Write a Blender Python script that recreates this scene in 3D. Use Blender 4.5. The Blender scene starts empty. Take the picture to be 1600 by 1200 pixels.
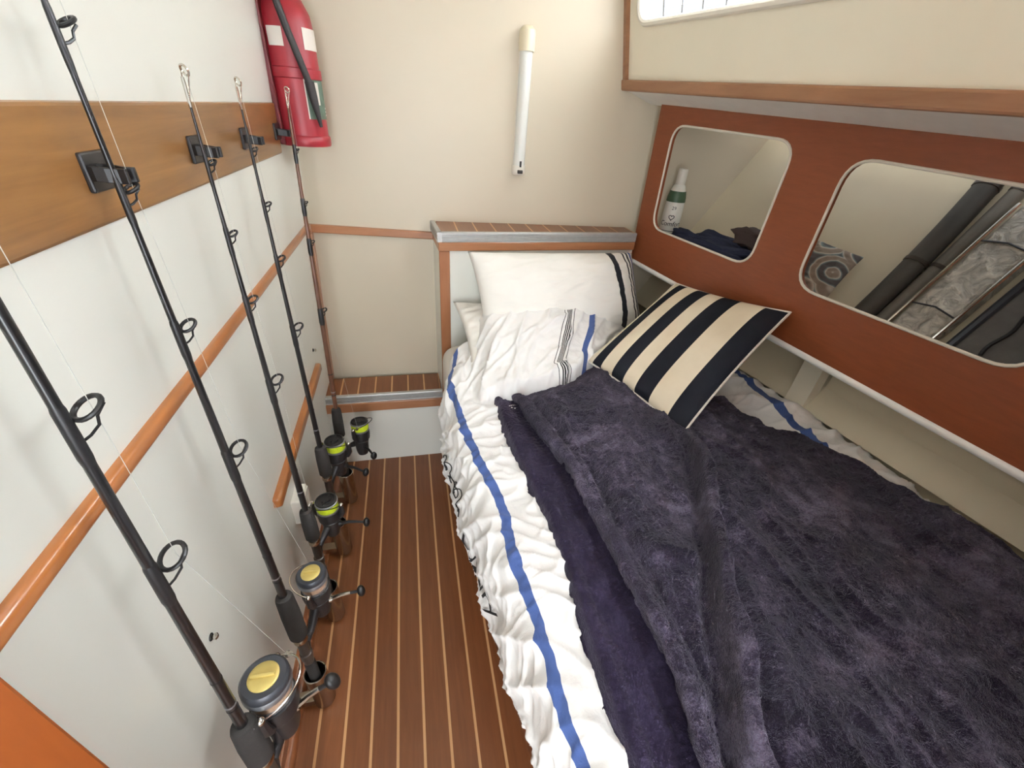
import bpy, math
import numpy as np
from mathutils import Vector, Matrix
from math import pi, sin, cos, radians

scene = bpy.context.scene
COL = scene.collection

# ------------------------------------------------------------------ camera
cam_d = bpy.data.cameras.new('camera'); cam_d.sensor_width = 36.0; cam_d.lens = 650.0 / 1600.0 * 36.0
cam_d.clip_start = 0.02
cam = bpy.data.objects.new('camera', cam_d); COL.objects.link(cam)
Yc = Vector((628 - 800, -(162 - 600), -650)).normalized()
Zc = -Vector((720 - 800, -(1600 - 600), -650)).normalized()
Zc = (Zc - Yc * Zc.dot(Yc)).normalized()
Xc = Yc.cross(Zc)
cam.matrix_world = Matrix.Translation((0, 0, 1.35)) @ Matrix((Xc, Yc, Zc)).to_4x4()
scene.camera = cam

# ------------------------------------------------------------------ light
world = bpy.data.worlds.new('world'); scene.world = world; world.use_nodes = True
world.node_tree.nodes['Background'].inputs[0].default_value = (0.93, 0.97, 1.0, 1)
world.node_tree.nodes['Background'].inputs[1].default_value = 0.95

def area(name, loc, aim, sx, sy, power, col):
    d = bpy.data.lights.new(name, 'AREA'); d.shape = 'RECTANGLE'; d.size = sx; d.size_y = sy
    d.energy = power; d.color = col
    o = bpy.data.objects.new(name, d); COL.objects.link(o)
    o.location = loc
    o.rotation_euler = (Vector(aim) - Vector(loc)).to_track_quat('-Z', 'Y').to_euler()
    return o
area('window_daylight', (0.80, 1.16, 1.76), (-0.1, 1.0, 1.3), 0.72, 0.26, 7.0, (0.92, 0.965, 1.0))
area('aft_window_daylight', (0.89, 0.24, 1.73), (-0.1, 0.24, 0.85), 0.58, 0.26, 29.0, (0.89, 0.945, 1.0))
area('overhead_fill', (-0.04, 0.30, 2.02), (-0.06, 0.32, 0.0), 0.44, 0.44, 1.0, (0.86, 0.935, 1.0))  # overhead fill added above the cabin; no hatch is known here
area('companionway_daylight', (-0.08, -1.05, 1.15), (-0.05, 0.7, 0.7), 0.46, 1.3, 23.0, (0.89, 0.945, 1.0))
scene.view_settings.view_transform = 'Standard'
scene.view_settings.look = 'None'
scene.view_settings.exposure = 0.18
scene.view_settings.gamma = 1.0
scene.view_settings.use_curve_mapping = False

# ------------------------------------------------------------------ mesh helpers
class MB:
    def __init__(self): self.v = []; self.f = []
    def add(self, vs, fs):
        n = len(self.v); self.v += [tuple(p) for p in vs]; self.f += [tuple(i + n for i in f) for f in fs]; return self
    def box(self, a, b):
        (x0, y0, z0), (x1, y1, z1) = a, b
        return self.hexa([(x0, y0, z0), (x1, y0, z0), (x1, y1, z0), (x0, y1, z0), (x0, y0, z1), (x1, y0, z1), (x1, y1, z1), (x0, y1, z1)])
    def hexa(self, c):
        return self.add(c, [(3, 2, 1, 0), (4, 5, 6, 7), (0, 1, 5, 4), (1, 2, 6, 5), (2, 3, 7, 6), (3, 0, 4, 7)])
    def tube(self, pts, r, segs=12, closed=False, caps=True, flat=None):
        P = [Vector(p) for p in pts]; n = len(P)
        R = r if isinstance(r, (list, tuple)) else [r] * n
        T = []
        for i in range(n):
            a = P[(i - 1) % n] if (closed or i > 0) else P[i]
            b = P[(i + 1) % n] if (closed or i < n - 1) else P[i]
            T.append((b - a).normalized())
        u = T[0].orthogonal().normalized(); vs = []
        for i in range(n):
            u = (u - T[i] * u.dot(T[i])).normalized(); w = T[i].cross(u)
            for k in range(segs):
                a = 2 * pi * k / segs
                vs.append(P[i] + u * (cos(a) * R[i]) + w * (sin(a) * R[i]))
        fs = []
        m = n if closed else n - 1
        for i in range(m):
            j = (i + 1) % n
            for k in range(segs):
                l = (k + 1) % segs
                fs.append((i * segs + k, i * segs + l, j * segs + l, j * segs + k))
        if caps and not closed:
            fs.append(tuple(range(segs - 1, -1, -1))); fs.append(tuple((n - 1) * segs + k for k in range(segs)))
        return self.add(vs, fs)
    def lathe(self, prof, o, ax, segs=24):
        o = Vector(o); ax = Vector(ax).normalized(); u = ax.orthogonal().normalized(); w = ax.cross(u)
        vs = []; fs = []
        for (r, h) in prof:
            for k in range(segs):
                a = 2 * pi * k / segs; vs.append(o + ax * h + u * (r * cos(a)) + w * (r * sin(a)))
        for i in range(len(prof) - 1):
            for k in range(segs):
                l = (k + 1) % segs
                fs.append((i * segs + k, i * segs + l, (i + 1) * segs + l, (i + 1) * segs + k))
        fs.append(tuple(range(segs - 1, -1, -1))); fs.append(tuple((len(prof) - 1) * segs + k for k in range(segs)))
        return self.add(vs, fs)
    def torus(self, c, ax, R, r, segs=20, ring=8):
        c = Vector(c); ax = Vector(ax).normalized(); u = ax.orthogonal().normalized(); w = ax.cross(u)
        return self.tube([c + u * (R * cos(2 * pi * k / segs)) + w * (R * sin(2 * pi * k / segs)) for k in range(segs)], r, ring, closed=True)
    def ball(self, c, rx, ry=None, rz=None, M=None, n=14):
        ry = ry or rx; rz = rz or rx; vs = []; fs = []
        for i in range(n // 2 + 1):
            t = pi * i / (n // 2)
            for k in range(n):
                a = 2 * pi * k / n; p = Vector((rx * sin(t) * cos(a), ry * sin(t) * sin(a), rz * cos(t)))
                vs.append(Vector(c) + (M @ p if M else p))
        for i in range(n // 2):
            for k in range(n):
                l = (k + 1) % n; fs.append((i * n + k, (i + 1) * n + k, (i + 1) * n + l, i * n + l))
        return self.add(vs, fs)
    def sweep(self, prof, pts, frames, closedprof=True):
        # prof [(a,b)] in the (U,V) frame given for every point
        vs = []; m = len(prof)
        for p, (U, V) in zip(pts, frames):
            for (a, b) in prof: vs.append(Vector(p) + Vector(U) * a + Vector(V) * b)
        fs = []
        for i in range(len(pts) - 1):
            for k in range(m):
                l = (k + 1) % m; fs.append((i * m + k, i * m + l, (i + 1) * m + l, (i + 1) * m + k))
        fs.append(tuple(range(m - 1, -1, -1))); fs.append(tuple((len(pts) - 1) * m + k for k in range(m)))
        return self.add(vs, fs)

def obj(name, mb, mat, parent=None, smooth=False, bevel=0.0, sharp=40, seg=2):
    me = bpy.data.meshes.new(name)
    if isinstance(mb, MB): me.from_pydata(mb.v, [], mb.f)
    else: me.from_pydata(mb[0], [], mb[1])
    me.validate(); me.update()
    o = bpy.data.objects.new(name, me); COL.objects.link(o)
    if mat: me.materials.append(mat)
    fix_normals(me)
    if smooth:
        for p in me.polygons: p.use_smooth = True
        me.set_sharp_from_angle(angle=radians(sharp))
    if bevel > 0:
        b = o.modifiers.new('bevel', 'BEVEL'); b.width = bevel; b.segments = seg; b.limit_method = 'ANGLE'; b.angle_limit = radians(35)
    if parent is not None: attach(o, parent)
    return o
def fix_normals(me):
    import bmesh
    bm = bmesh.new(); bm.from_mesh(me); bmesh.ops.recalc_face_normals(bm, faces=bm.faces); bm.to_mesh(me); bm.free()
def attach(o, parent):
    p = parent; off = Vector((0, 0, 0))
    while p is not None: off += p.location; p = p.parent if False else (p.parent)
    o.parent = parent
    o.matrix_parent_inverse = Matrix.Translation(-parent_loc(parent))
def parent_loc(p):
    # every parent is only translated: an Empty at its base, or a mesh at the origin
    if p.type == 'EMPTY': return Vector(p.location)
    return Vector((0, 0, 0))
def thing(name, label, cat, loc, group=None):
    o = bpy.data.objects.new(name, None); COL.objects.link(o); o.location = loc; o.empty_display_size = 0.05
    o['label'] = label; o['category'] = cat
    if group: o['group'] = group
    return o
def tag(o, label, cat, group=None):
    o['label'] = label; o['category'] = cat
    if group: o['group'] = group
    return o
def struct(o, label, cat=None):
    o['kind'] = 'structure'; o['label'] = label
    if cat: o['category'] = cat
    return o

# ------------------------------------------------------------------ materials
def srgb(r, g, b):
    f = lambda c: (c / 255) / 12.92 if c / 255 <= .04045 else ((c / 255 + .055) / 1.055) ** 2.4
    return (f(r), f(g), f(b), 1)
class NT:
    def __init__(self, name):
        self.m = bpy.data.materials.new(name); self.m.use_nodes = True; self.t = self.m.node_tree
        self.b = self.t.nodes['Principled BSDF']; self.tc = None
    def n(self, typ, **kw):
        x = self.t.nodes.new(typ)
        for k, v in kw.items(): setattr(x, k, v)
        return x
    def link(self, a, b): self.t.links.new(a, b)
    def set(self, **kw):
        for k, v in kw.items(): self.b.inputs[k.replace('_', ' ')].default_value = v
    def coord(self, scale=(1, 1, 1), kind='Object', rot=(0, 0, 0)):
        tc = self.n('ShaderNodeTexCoord'); mp = self.n('ShaderNodeMapping'); mp.inputs['Scale'].default_value = scale; mp.inputs['Rotation'].default_value = rot
        self.link(tc.outputs[kind], mp.inputs['Vector']); return mp.outputs['Vector']
    def noise(self, vec, scale, detail=3, rough=.5, dist=0):
        x = self.n('ShaderNodeTexNoise'); x.inputs['Scale'].default_value = scale; x.inputs['Detail'].default_value = detail
        x.inputs['Roughness'].default_value = rough; x.inputs['Distortion'].default_value = dist
        if vec is not None: self.link(vec, x.inputs['Vector'])
        return x.outputs['Fac']
    def ramp(self, fac, stops):
        x = self.n('ShaderNodeValToRGB'); e = x.color_ramp.elements
        while len(e) > 1: e.remove(e[-1])
        e[0].position, e[0].color = stops[0]
        for p, c in stops[1:]:
            q = e.new(p); q.color = c
        self.link(fac, x.inputs['Fac']); return x.outputs['Color']
    def math(self, op, a, b=None, c=None, clamp=False):
        x = self.n('ShaderNodeMath', operation=op); x.use_clamp = clamp
        for i, v in enumerate((a, b, c)):
            if v is None: continue
            if isinstance(v, (int, float)): x.inputs[i].default_value = v
            else: self.link(v, x.inputs[i])
        return x.outputs[0]
    def mix(self, fac, a, b):
        x = self.n('ShaderNodeMix', data_type='RGBA')
        for s, v in ((0, fac), (6, a), (7, b)):
            if isinstance(v, (int, float)): x.inputs[s].default_value = v
            elif isinstance(v, tuple): x.inputs[s].default_value = v
            else: self.link(v, x.inputs[s])
        return x.outputs[2]
    def color(self, c):
        if isinstance(c, tuple): self.b.inputs['Base Color'].default_value = c
        else: self.link(c, self.b.inputs['Base Color'])
    def bump(self, h, strength=.3, dist=.002, prev=None):
        x = self.n('ShaderNodeBump'); x.inputs['Strength'].default_value = strength; x.inputs['Distance'].default_value = dist
        self.link(h, x.inputs['Height'])
        if prev is not None: self.link(prev, x.inputs['Normal'])
        self.link(x.outputs['Normal'], self.b.inputs['Normal']); return x.outputs['Normal']
    def uv(self, name):
        x = self.n('ShaderNodeUVMap'); x.uv_map = name; s = self.n('ShaderNodeSeparateXYZ'); self.link(x.outputs[0], s.inputs[0]); return s.outputs[0], s.outputs[1]

def plain(name, c, rough=.5, metal=0.0, var=.06, scale=25, bump=0.0, bscale=200, bdist=.001, spec=.5, coat=0):
    m = NT(name); d = tuple(x * (1 - var) for x in c[:3]) + (1,); u = tuple(min(1, x * (1 + var)) for x in c[:3]) + (1,)
    v = m.coord()
    m.color(m.ramp(m.noise(v, scale, 4), [(.3, d), (.7, u)]))
    m.set(Roughness=rough, Metallic=metal, Specular_IOR_Level=spec, Coat_Weight=coat)
    if bump: m.bump(m.noise(v, bscale, 3), bump, bdist)
    return m.m
def wood(name, dark, light, axis='Y', rough=.35, coat=.3, fine=60, blotch=6, spec=.5):
    m = NT(name); s = {'X': (.06, 1, 1), 'Y': (1, .06, 1), 'Z': (1, 1, .06)}[axis]
    v = m.coord(s); g = m.noise(v, fine, 6, .6, .6)
    v2 = m.coord(tuple(.3 + .7 * q for q in s)); b = m.noise(v2, blotch, 4, .55, 1.2)
    mid = tuple((a + b_) / 2 for a, b_ in zip(dark[:3], light[:3])) + (1,)
    f = m.math('ADD', m.math('MULTIPLY', g, .55), m.math('MULTIPLY', b, .45))
    m.color(m.ramp(f, [(.30, dark), (.5, mid), (.70, light)]))
    m.set(Roughness=rough, Coat_Weight=coat, Coat_Roughness=.15, Specular_IOR_Level=spec)
    m.bump(g, .12, .0006)
    return m.m

M = {}
M['wall'] = plain('white_laminate', srgb(224, 224, 215), .32, var=.015, scale=3)
M['bulkhead'] = plain('cream_bulkhead', srgb(202, 191, 170), .42, var=.02, scale=3)
M['cream'] = plain('cream_liner', srgb(214, 202, 176), .5, var=.04, scale=5, bump=.15, bscale=350)
M['headliner'] = plain('headliner', srgb(232, 224, 204), .6, var=.02, scale=5)
M['gel'] = plain('painted_ledge', srgb(238, 237, 233), .4, var=.03)
M['teak'] = wood('teak_plank', srgb(106, 60, 30), srgb(132, 80, 44), 'Y', .38, .25, 90, 5)
M['holly'] = wood('holly_strip', srgb(190, 142, 94), srgb(208, 162, 114), 'Y', .4, .2)
M['rail'] = wood('varnished_rail', srgb(138, 80, 38), srgb(174, 110, 58), 'Y', .28, .5, 50, 8)
M['railx'] = wood('varnished_strip', srgb(150, 97, 62), srgb(176, 122, 84), 'X', .35, .3, 60, 8)
M['railz'] = wood('varnished_post', srgb(146, 92, 58), srgb(172, 116, 78), 'Z', .35, .3, 60, 8)
M['ply'] = wood('varnished_ply', srgb(92, 58, 26), srgb(150, 106, 58), 'Y', .34, .3, 40, 9)
M['mahog'] = wood('mahogany_panel', srgb(120, 62, 34), srgb(136, 73, 42), 'Y', .42, .05, 120, 4, .35)
M['ledgewood'] = wood('ledge_trim_wood', srgb(132, 90, 62), srgb(164, 118, 84), 'Y', .4, .2, 50, 8)
M['base'] = wood('baseboard_wood', srgb(116, 66, 36), srgb(142, 88, 52), 'Y', .4, .3)
M['doorwood'] = wood('door_frame_wood', srgb(146, 72, 26), srgb(166, 88, 38), 'Z', .4, .3)
M['alu'] = plain('brushed_aluminium', srgb(184, 184, 182), .42, .45, var=.05, scale=60)
M['white'] = plain('white_edging', srgb(214, 206, 192), .45, var=.02)
M['black'] = plain('black_gloss', srgb(26, 25, 26), .42, var=.1)
M['blank'] = plain('rod_blank', srgb(24, 23, 24), .3, var=.15, scale=60, coat=.3)
M['foam'] = plain('foam_grip', srgb(46, 43, 41), .85, var=.12, scale=120, bump=.5, bscale=700)
M['bronze'] = plain('brown_blank', srgb(96, 62, 44), .32, var=.2, scale=30, coat=.3)
M['graph'] = plain('graphite', srgb(38, 36, 37), .4, var=.1)
M['seatm'] = plain('reel_seat', srgb(70, 62, 56), .35, .3, var=.1)
M['chrome'] = plain('chrome', srgb(205, 200, 190), .18, 1.0, var=.03)
M['steel'] = plain('stainless_tube', srgb(176, 160, 140), .24, 1.0, var=.04)
M['spoolgrey'] = plain('spool_silver', srgb(150, 152, 156), .3, .7, var=.05)
M['slate'] = plain('spool_slate', srgb(66, 68, 74), .38, .3, var=.05)
M['gold'] = plain('gold_cap', srgb(206, 184, 108), .35, .35, var=.06, scale=80)
M['braid'] = plain('yellow_braid', srgb(206, 226, 40), .6, var=.1, scale=300, bump=.6, bscale=900)
M['mono'] = plain('tan_line', srgb(176, 146, 122), .5, var=.08, scale=300)
M['line'] = plain('fishing_line', srgb(190, 190, 184), .3)
M['red'] = plain('extinguisher_red', srgb(150, 36, 46), .4, var=.06)
M['maroon'] = plain('bracket_maroon', srgb(96, 22, 26), .45, var=.08)
M['paper'] = plain('paper_label', srgb(220, 212, 202), .6, var=.03)
M['greenlab'] = plain('green_label', srgb(96, 116, 100), .6, var=.15, scale=60)
M['hose'] = plain('rubber_hose', srgb(48, 44, 44), .6)
M['ivory'] = plain('ivory_plastic', srgb(226, 214, 186), .4, var=.02)
M['plastic'] = plain('white_plastic', srgb(226, 220, 208), .35, var=.02)
M['dark'] = plain('dark_slot', srgb(40, 34, 30), .5)
M['foot'] = plain('plank_underlay', srgb(70, 40, 24), .7)  # plain dark brown board beneath the planks

def glassy():
    m = NT('clear_diffuser'); m.color(srgb(232, 232, 226)); m.set(Roughness=.25, Transmission_Weight=.08, IOR=1.3)
    v = m.coord((1, 1, 1)); w = m.n('ShaderNodeTexWave', wave_type='BANDS', bands_direction='X'); w.inputs['Scale'].default_value = 120
    m.link(v, w.inputs['Vector']); m.bump(w.outputs['Fac'], .25, .001); return m.m
M['diff'] = glassy()
def pane():
    m = NT('window_glass'); m.color((1, 1, 1, 1)); m.set(Roughness=.0, Transmission_Weight=1.0, IOR=1.02); return m.m
M['pane'] = pane()

# ------------------------------------------------------------------ geometry of the cabin
WLX = lambda z: -0.345 - 0.04 * (0.98 - z)                    # left wall leans a little
FARY = lambda x: 1.621 - 0.05 * x                              # forward bulkhead
PX = lambda y, z=.877: 0.85 + (1.49 - y) * (0.17 / 1.19) - 0.028 * (z - .877)   # mahogany panel
CX = lambda y, z=1.44: 0.73 + (1.614 - y) * 0.094 - 0.206 * (z - 1.44)          # cabin side
LZ = lambda y: 1.44 - (1.614 - y) * 0.041                      # ledge line, falls aft
CEIL = 1.98
YB = -0.125

# floor: teak planks with holly strips, each its own piece
fl = obj('floor', MB().box((-.40, -1.6, -.06), (1.2, 1.70, -.0045)), M['foot'])
struct(fl, 'teak and holly striped cabin sole running between the rods and the berth')
pitch, hw = 0.0655, 0.0068
x = -0.3955 + 0.0; k = 0
lines = [-.1755 - .0655 * 3 + pitch * i for i in range(0, 12)]
plank_me = None
for i, xl in enumerate(lines):
    a, b = xl + hw / 2, xl + pitch - hw / 2
    if i == len(lines) - 1: b = xl + .03
    obj('plank', MB().box((a, -1.55, -.0045), (b, 1.47, 0)), M['teak'], fl)
    obj('holly_strip', MB().box((xl - hw / 2, -1.55, -.0045), (xl + hw / 2, 1.47, -.0003)), M['holly'], fl)

# left wall and its woodwork
def wl_slab(y0, y1, z0, z1, t):
    return [(WLX(z0) - t, y0, z0), (WLX(z0), y0, z0), (WLX(z0), y1, z0), (WLX(z0) - t, y1, z0),
            (WLX(z1) - t, y0, z1), (WLX(z1), y0, z1), (WLX(z1), y1, z1), (WLX(z1) - t, y1, z1)]
struct(obj('wall_left', MB().hexa(wl_slab(-1.6, 1.66, -.05, CEIL, .03)), M['wall']), 'white laminate wall behind the fishing rods')
def rail(name, y0, y1, z, h, d, label, n=14, r=.008, mat='rail', dz=0.0):
    prof = []
    for cx, cz, a0 in ((d - r, h / 2 - r, 0), (d - r, -h / 2 + r, -90)):
        seq = range(0, 91, 15)
        for q in (reversed(list(seq)) if a0 == 0 else reversed(list(seq))):
            a = radians(a0 + q); prof.append((cx + r * cos(a), cz + r * sin(a)))
    prof = [(-.004, h / 2)] + prof + [(-.004, -h / 2)]
    pts = [(WLX(z), y0, z), (WLX(z), y0 + .006, z)] + [(WLX(z + dz * i / n), y0 + (y1 - y0) * i / n, z + dz * i / n) for i in range(1, n)] + [(WLX(z + dz), y1 - .006, z + dz), (WLX(z + dz), y1, z + dz)]
    mb = MB(); vs = []
    fr = [((1, 0, 0), (0, 0, 1))] * len(pts)
    fr[0] = ((.72, 0, 0), (0, 0, .72)); fr[-1] = fr[0]
    mb.sweep(prof, pts, fr)
    return struct(obj(name, mb, M[mat], smooth=True, sharp=50), label)
rail('trim_1', .225, 1.605,   .976, .022, .012, 'long varnished wooden rail running along the white left wall')
rail('trim_2', .78, 1.415, .518, .032, .018, 'short varnished grab rail low on the left wall behind the rods', dz=.012)
# baseboard
bb = obj('baseboard_left', MB().box((-.405, .21, 0), (-.368, 1.47, .05)), M['base'], bevel=.004)
struct(bb, 'low brown wooden baseboard under the white left wall')
prof = [(0, 0), (.018, 0)] + [(.018 * cos(radians(a)), .02 * sin(radians(a))) for a in range(15, 91, 15)]
qr = obj('trim_3', MB().sweep(prof, [(-.368, .21, 0), (-.368, 1.47, 0)], [((1, 0, 0), (0, 0, 1))] * 2), M['base'], smooth=True)
struct(qr, 'dark quarter round moulding between baseboard and striped floor')
# door frame edge at the near end of the left wall
dz = [(WLX(0) - .02, .10, 0), (WLX(0) + .018, .10, 0), (WLX(0) + .018, .222, 0), (WLX(0) - .02, .222, 0),
      (WLX(CEIL) - .02, .10, CEIL), (WLX(CEIL) + .018, .10, CEIL), (WLX(CEIL) + .018, .222, CEIL), (WLX(CEIL) - .02, .222, CEIL)]
struct(obj('trim_4', MB().hexa(dz), M['doorwood'], bevel=.004), 'orange brown wooden door frame edge nearest the camera on the left')

# forward bulkhead
fbm = MB()
for x1, z0, z1 in ((1.6, -.05, 1.43), (.76, 1.43, CEIL)):
    fb = [(-.42, FARY(-.42), z0), (x1, FARY(x1), z0), (x1, 1.72, z0), (-.42, 1.72, z0)]
    fbm.hexa(fb + [(p[0], p[1], z1) for p in fb])
struct(obj('wall_far', fbm, M['bulkhead']), 'cream bulkhead at the head of the berth')
def farstrip(x0, x1, zl0, zl1, zr0, zr1, d):
    return [(x0, FARY(x0) - d, zl0), (x1, FARY(x1) - d, zr0), (x1, FARY(x1) + .004, zr0), (x0, FARY(x0) + .004, zl0),
            (x0, FARY(x0) - d, zl1), (x1, FARY(x1) - d, zr1), (x1, FARY(x1) + .004, zr1), (x0, FARY(x0) + .004, zl1)]
struct(obj('trim_5', MB().hexa(farstrip(-.352, .084, .950, .978, .936, .962, .012)), M['railx'], bevel=.003), 'thin wooden strip along the far bulkhead left of the headboard')
cz = [(WLX(.35) - .004, 1.6, .345), (WLX(.35) + .012, 1.6, .345), (WLX(.35) + .012, 1.65, .345), (WLX(.35) - .004, 1.65, .345),
      (WLX(.95) - .004, 1.6, .951), (WLX(.95) + .012, 1.6, .951), (WLX(.95) + .012, 1.65, .951), (WLX(.95) - .004, 1.65, .951)]
struct(obj('trim_6', MB().hexa(cz), M['railz']), 'upright brown corner strip where left wall meets far bulkhead')
# ceiling with an opening added for fill light, aft bulkhead beside the doorway
ce = MB()
hx0, hx1, hy0, hy1 = -.28, .20, .06, .54
for a, b in (((-.5, -1.6), (.86, hy0)), ((-.5, hy1), (.74, 1.75)), ((-.5, hy0), (hx0, hy1)), ((hx1, hy0), (.80, hy1))):
    ce.box((a[0], a[1], CEIL), (b[0], b[1], CEIL + .03))
struct(obj('ceiling', ce, M['headliner']), 'cream headliner overhead with an opening added for fill light')
struct(obj('wall_back_blocker', MB().box((.30, -.16, -.05), (1.7, -.13, CEIL)), M['mahog']), 'unseen brown bulkhead added behind the camera to shade the berth')  # unseen wall added to keep companionway light off the near berth

# ------------------------------------------------------------------ planar sheets with holes
def rquad(c, r, n=7):
    # c: four corners (2D) in order -> rounded outline
    out = []; C = [Vector(p) for p in c]
    for i in range(4):
        p, a, b = C[i], C[i - 1], C[(i + 1) % 4]
        da, db = (a - p).normalized(), (b - p).normalized()
        s, e = p + da * r, p + db * r
        for k in range(n + 1):
            t = k / n; out.append(tuple((1 - t) ** 2 * s + 2 * t * (1 - t) * p + t * t * e))
    return out
def sheet(name, outer, holes, thick, fn, mat, parent=None):
    cu = bpy.data.curves.new('tmp', 'CURVE'); cu.dimensions = '2D'; cu.fill_mode = 'BOTH'; cu.extrude = thick / 2
    for pts in [outer] + holes:
        s = cu.splines.new('POLY'); s.points.add(len(pts) - 1); s.use_cyclic_u = True
        for q, p in zip(s.points, pts): q.co = (p[0], p[1], 0, 1)
    t = bpy.data.objects.new('tmp', cu); COL.objects.link(t)
    dg = bpy.context.evaluated_depsgraph_get(); dg.update()
    me = bpy.data.meshes.new_from_object(t.evaluated_get(dg))
    vs = [fn(v.co.x, v.co.y, v.co.z) for v in me.vertices]; fs = [tuple(p.vertices) for p in me.polygons]
    bpy.data.objects.remove(t); bpy.data.curves.remove(cu); bpy.data.meshes.remove(me)
    import bmesh
    o = obj(name, (vs, fs), mat, parent)
    bm = bmesh.new(); bm.from_mesh(o.data); bmesh.ops.remove_doubles(bm, verts=bm.verts, dist=1e-6); bmesh.ops.recalc_face_normals(bm, faces=bm.faces); bm.to_mesh(o.data); bm.free()
    return o

# mahogany panel with two openings; (a,b) = (y,z)
pan = lambda a, b, c: Vector((PX(a, b) + .006 + c, a, b))
ptop = lambda y: 1.412 - (1.51 - y) * .039
outer = [(1.512, .895), (1.505, 1.413), (YB, ptop(YB)), (YB, .872)]
hole1 = rquad([(1.425, 1.036), (1.420, 1.353), (.970, 1.338), (.985, 1.034)], .055)
hole2 = rquad([(.838, 1.031), (.832, 1.320), (.405, 1.300), (.390, 1.034)], .06)
wr = sheet('wall_right', outer, [hole1, hole2], .012, pan, M['mahog'])
struct(wr, 'red brown mahogany panel with two rounded openings beside the berth')
for h in (hole1, hole2):
    obj('opening_edging', MB().tube([pan(a, b, -.006) for a, b in h], .0034, 8, closed=True), M['white'], wr, smooth=True)
obj('lower_edging', MB().tube([pan(1.512, .893, 0), pan(.9, .884, 0), pan(.3, .877, 0), pan(YB, .872, 0)], .011, 10), M['gel'], wr, smooth=True)

# ledge, cabin side with window
led = MB()
ys = [1.66, 1.2, .8, .4, 0, YB]
vs = []
for y in ys:
    vs += [(CX(y, LZ(y)) - .004, y, LZ(y)), (PX(y, 1.4) + .012, y, LZ(y) - .034), (PX(y, 1.4) + .30, y, LZ(y) - .01), (CX(y, LZ(y)) - .004, y, LZ(y) + .03)]
fs = []
for i in range(len(ys) - 1):
    for k in range(4): fs.append((4 * i + k, 4 * i + (k + 1) % 4, 4 * i + 4 + (k + 1) % 4, 4 * i + 4 + k))
led.add(vs, fs + [(0, 1, 2, 3), (20, 21, 22, 23)])
struct(obj('wall_ledge', led, M['gel']), 'pale painted underside of the side deck ledge above the mahogany panel')
cside = lambda a, b, c: Vector((CX(a, b) + .01 + c, a, b))
wz = lambda y: 1.594 - (1.48 - y) * .041
winh = rquad([(1.515, wz(1.515)), (1.50, wz(1.5) + .27), (.70, wz(.7) + .27), (.70, wz(.7))], .05)
winh2 = rquad([(.54, wz(.54) + .005), (.54, wz(.54) + .27), (-.06, wz(-.06) + .27), (-.06, wz(-.06) + .005)], .05)
cs = sheet('wall_cabin_side', [(1.64, LZ(1.64)), (1.64, CEIL), (YB, CEIL), (YB, LZ(YB))], [winh, winh2], .02, cside, M['headliner'])
struct(cs, 'cream sloping cabin side above the wooden strip, holding the window')
vs = []; fs = []
for i, y in enumerate(ys[0:]):
    z0, z1 = LZ(y) - .003, LZ(y) + .027
    vs += [(CX(y, z0) - .016, y, z0), (CX(y, z0) + .01, y, z0), (CX(y, z1) + .01, y, z1), (CX(y, z1) - .016, y, z1)]
for i in range(len(ys) - 1):
    for k in range(4): fs.append((4 * i + k, 4 * i + (k + 1) % 4, 4 * i + 4 + (k + 1) % 4, 4 * i + 4 + k))
struct(obj('trim_7', (vs, fs + [(0, 1, 2, 3), (20, 21, 22, 23)]), M['ledgewood'], bevel=.005), 'long varnished wooden strip along the ledge below the window')
y = FARY(.70) - .010
vs = []
for z in (LZ(y), CEIL):
    vs += [(CX(y, z) - .012, y - .008, z), (CX(y, z) + .012, y - .008, z), (CX(y, z) + .012, y + .03, z), (CX(y, z) - .012, y + .03, z)]
struct(obj('trim_8', MB().hexa(vs), M['ledgewood']), 'thin upright wooden strip in the corner beside the window')
# window
w1 = obj('window_1', MB().tube([cside(a, b, -.012) for a, b in winh], .009, 8, closed=True), M['plastic'], smooth=True)
struct(w1, 'bright rounded cabin window at the top right')
sheet('pane', winh, [], .004, lambda a, b, c: cside(a, b, c + .012), M['pane'], w1)
for i in range(9):
    yy = 1.44 - i * .085
    obj('curtain_fold', MB().tube([cside(yy, wz(yy) + .006, .022), cside(yy + .006, wz(yy) + .262, .022)], .0035, 6), M['spoolgrey'], w1, smooth=True)

w2 = obj('window_2', MB().tube([cside(a, b, -.012) for a, b in winh2], .009, 8, closed=True), M['plastic'], smooth=True)
struct(w2, 'second rounded cabin window further aft beyond the top right corner')
sheet('pane', winh2, [], .004, lambda a, b, c: cside(a, b, c + .012), M['pane'], w2)

# hull behind the panel: shelf, sloping hull side
HX = lambda y, z: 1.128 + .625 * (z - 1.01) + .15 * (1.56 - y)
hs = [(HX(1.64, .70), 1.64, .70), (HX(YB, .70), YB, .70), (HX(YB, .70) + .02, YB, .70), (HX(1.64, .70) + .02, 1.64, .70)]
hs += [(HX(1.64, 1.46), 1.64, 1.46), (HX(YB, 1.46), YB, 1.46), (HX(YB, 1.46) + .02, YB, 1.46), (HX(1.64, 1.46) + .02, 1.64, 1.46)]
struct(obj('wall_hull', MB().hexa(hs), M['cream']), 'cream sloping hull side seen through the two panel openings')
struct(obj('wall_leak_blocker', MB().box((1.62, -.16, -.06), (1.66, 1.72, 1.44)), M['cream']), 'outer slab added beyond the storage shelf to block stray sky light')  # unseen slab added to close gaps where outside light leaked in
struct(obj('wall_bilge', MB().box((1.2, -.16, -.06), (1.64, 1.72, -.03)), M['cream']), 'bottom of the hull under the berth')
sh = []
for z in (.94, .955):
    sh += [(PX(1.6) + .02, 1.60, z), (PX(YB) + .02, YB, z), (HX(YB, z) + .01, YB, z), (HX(1.6, z) + .01, 1.60, z)]
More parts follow.
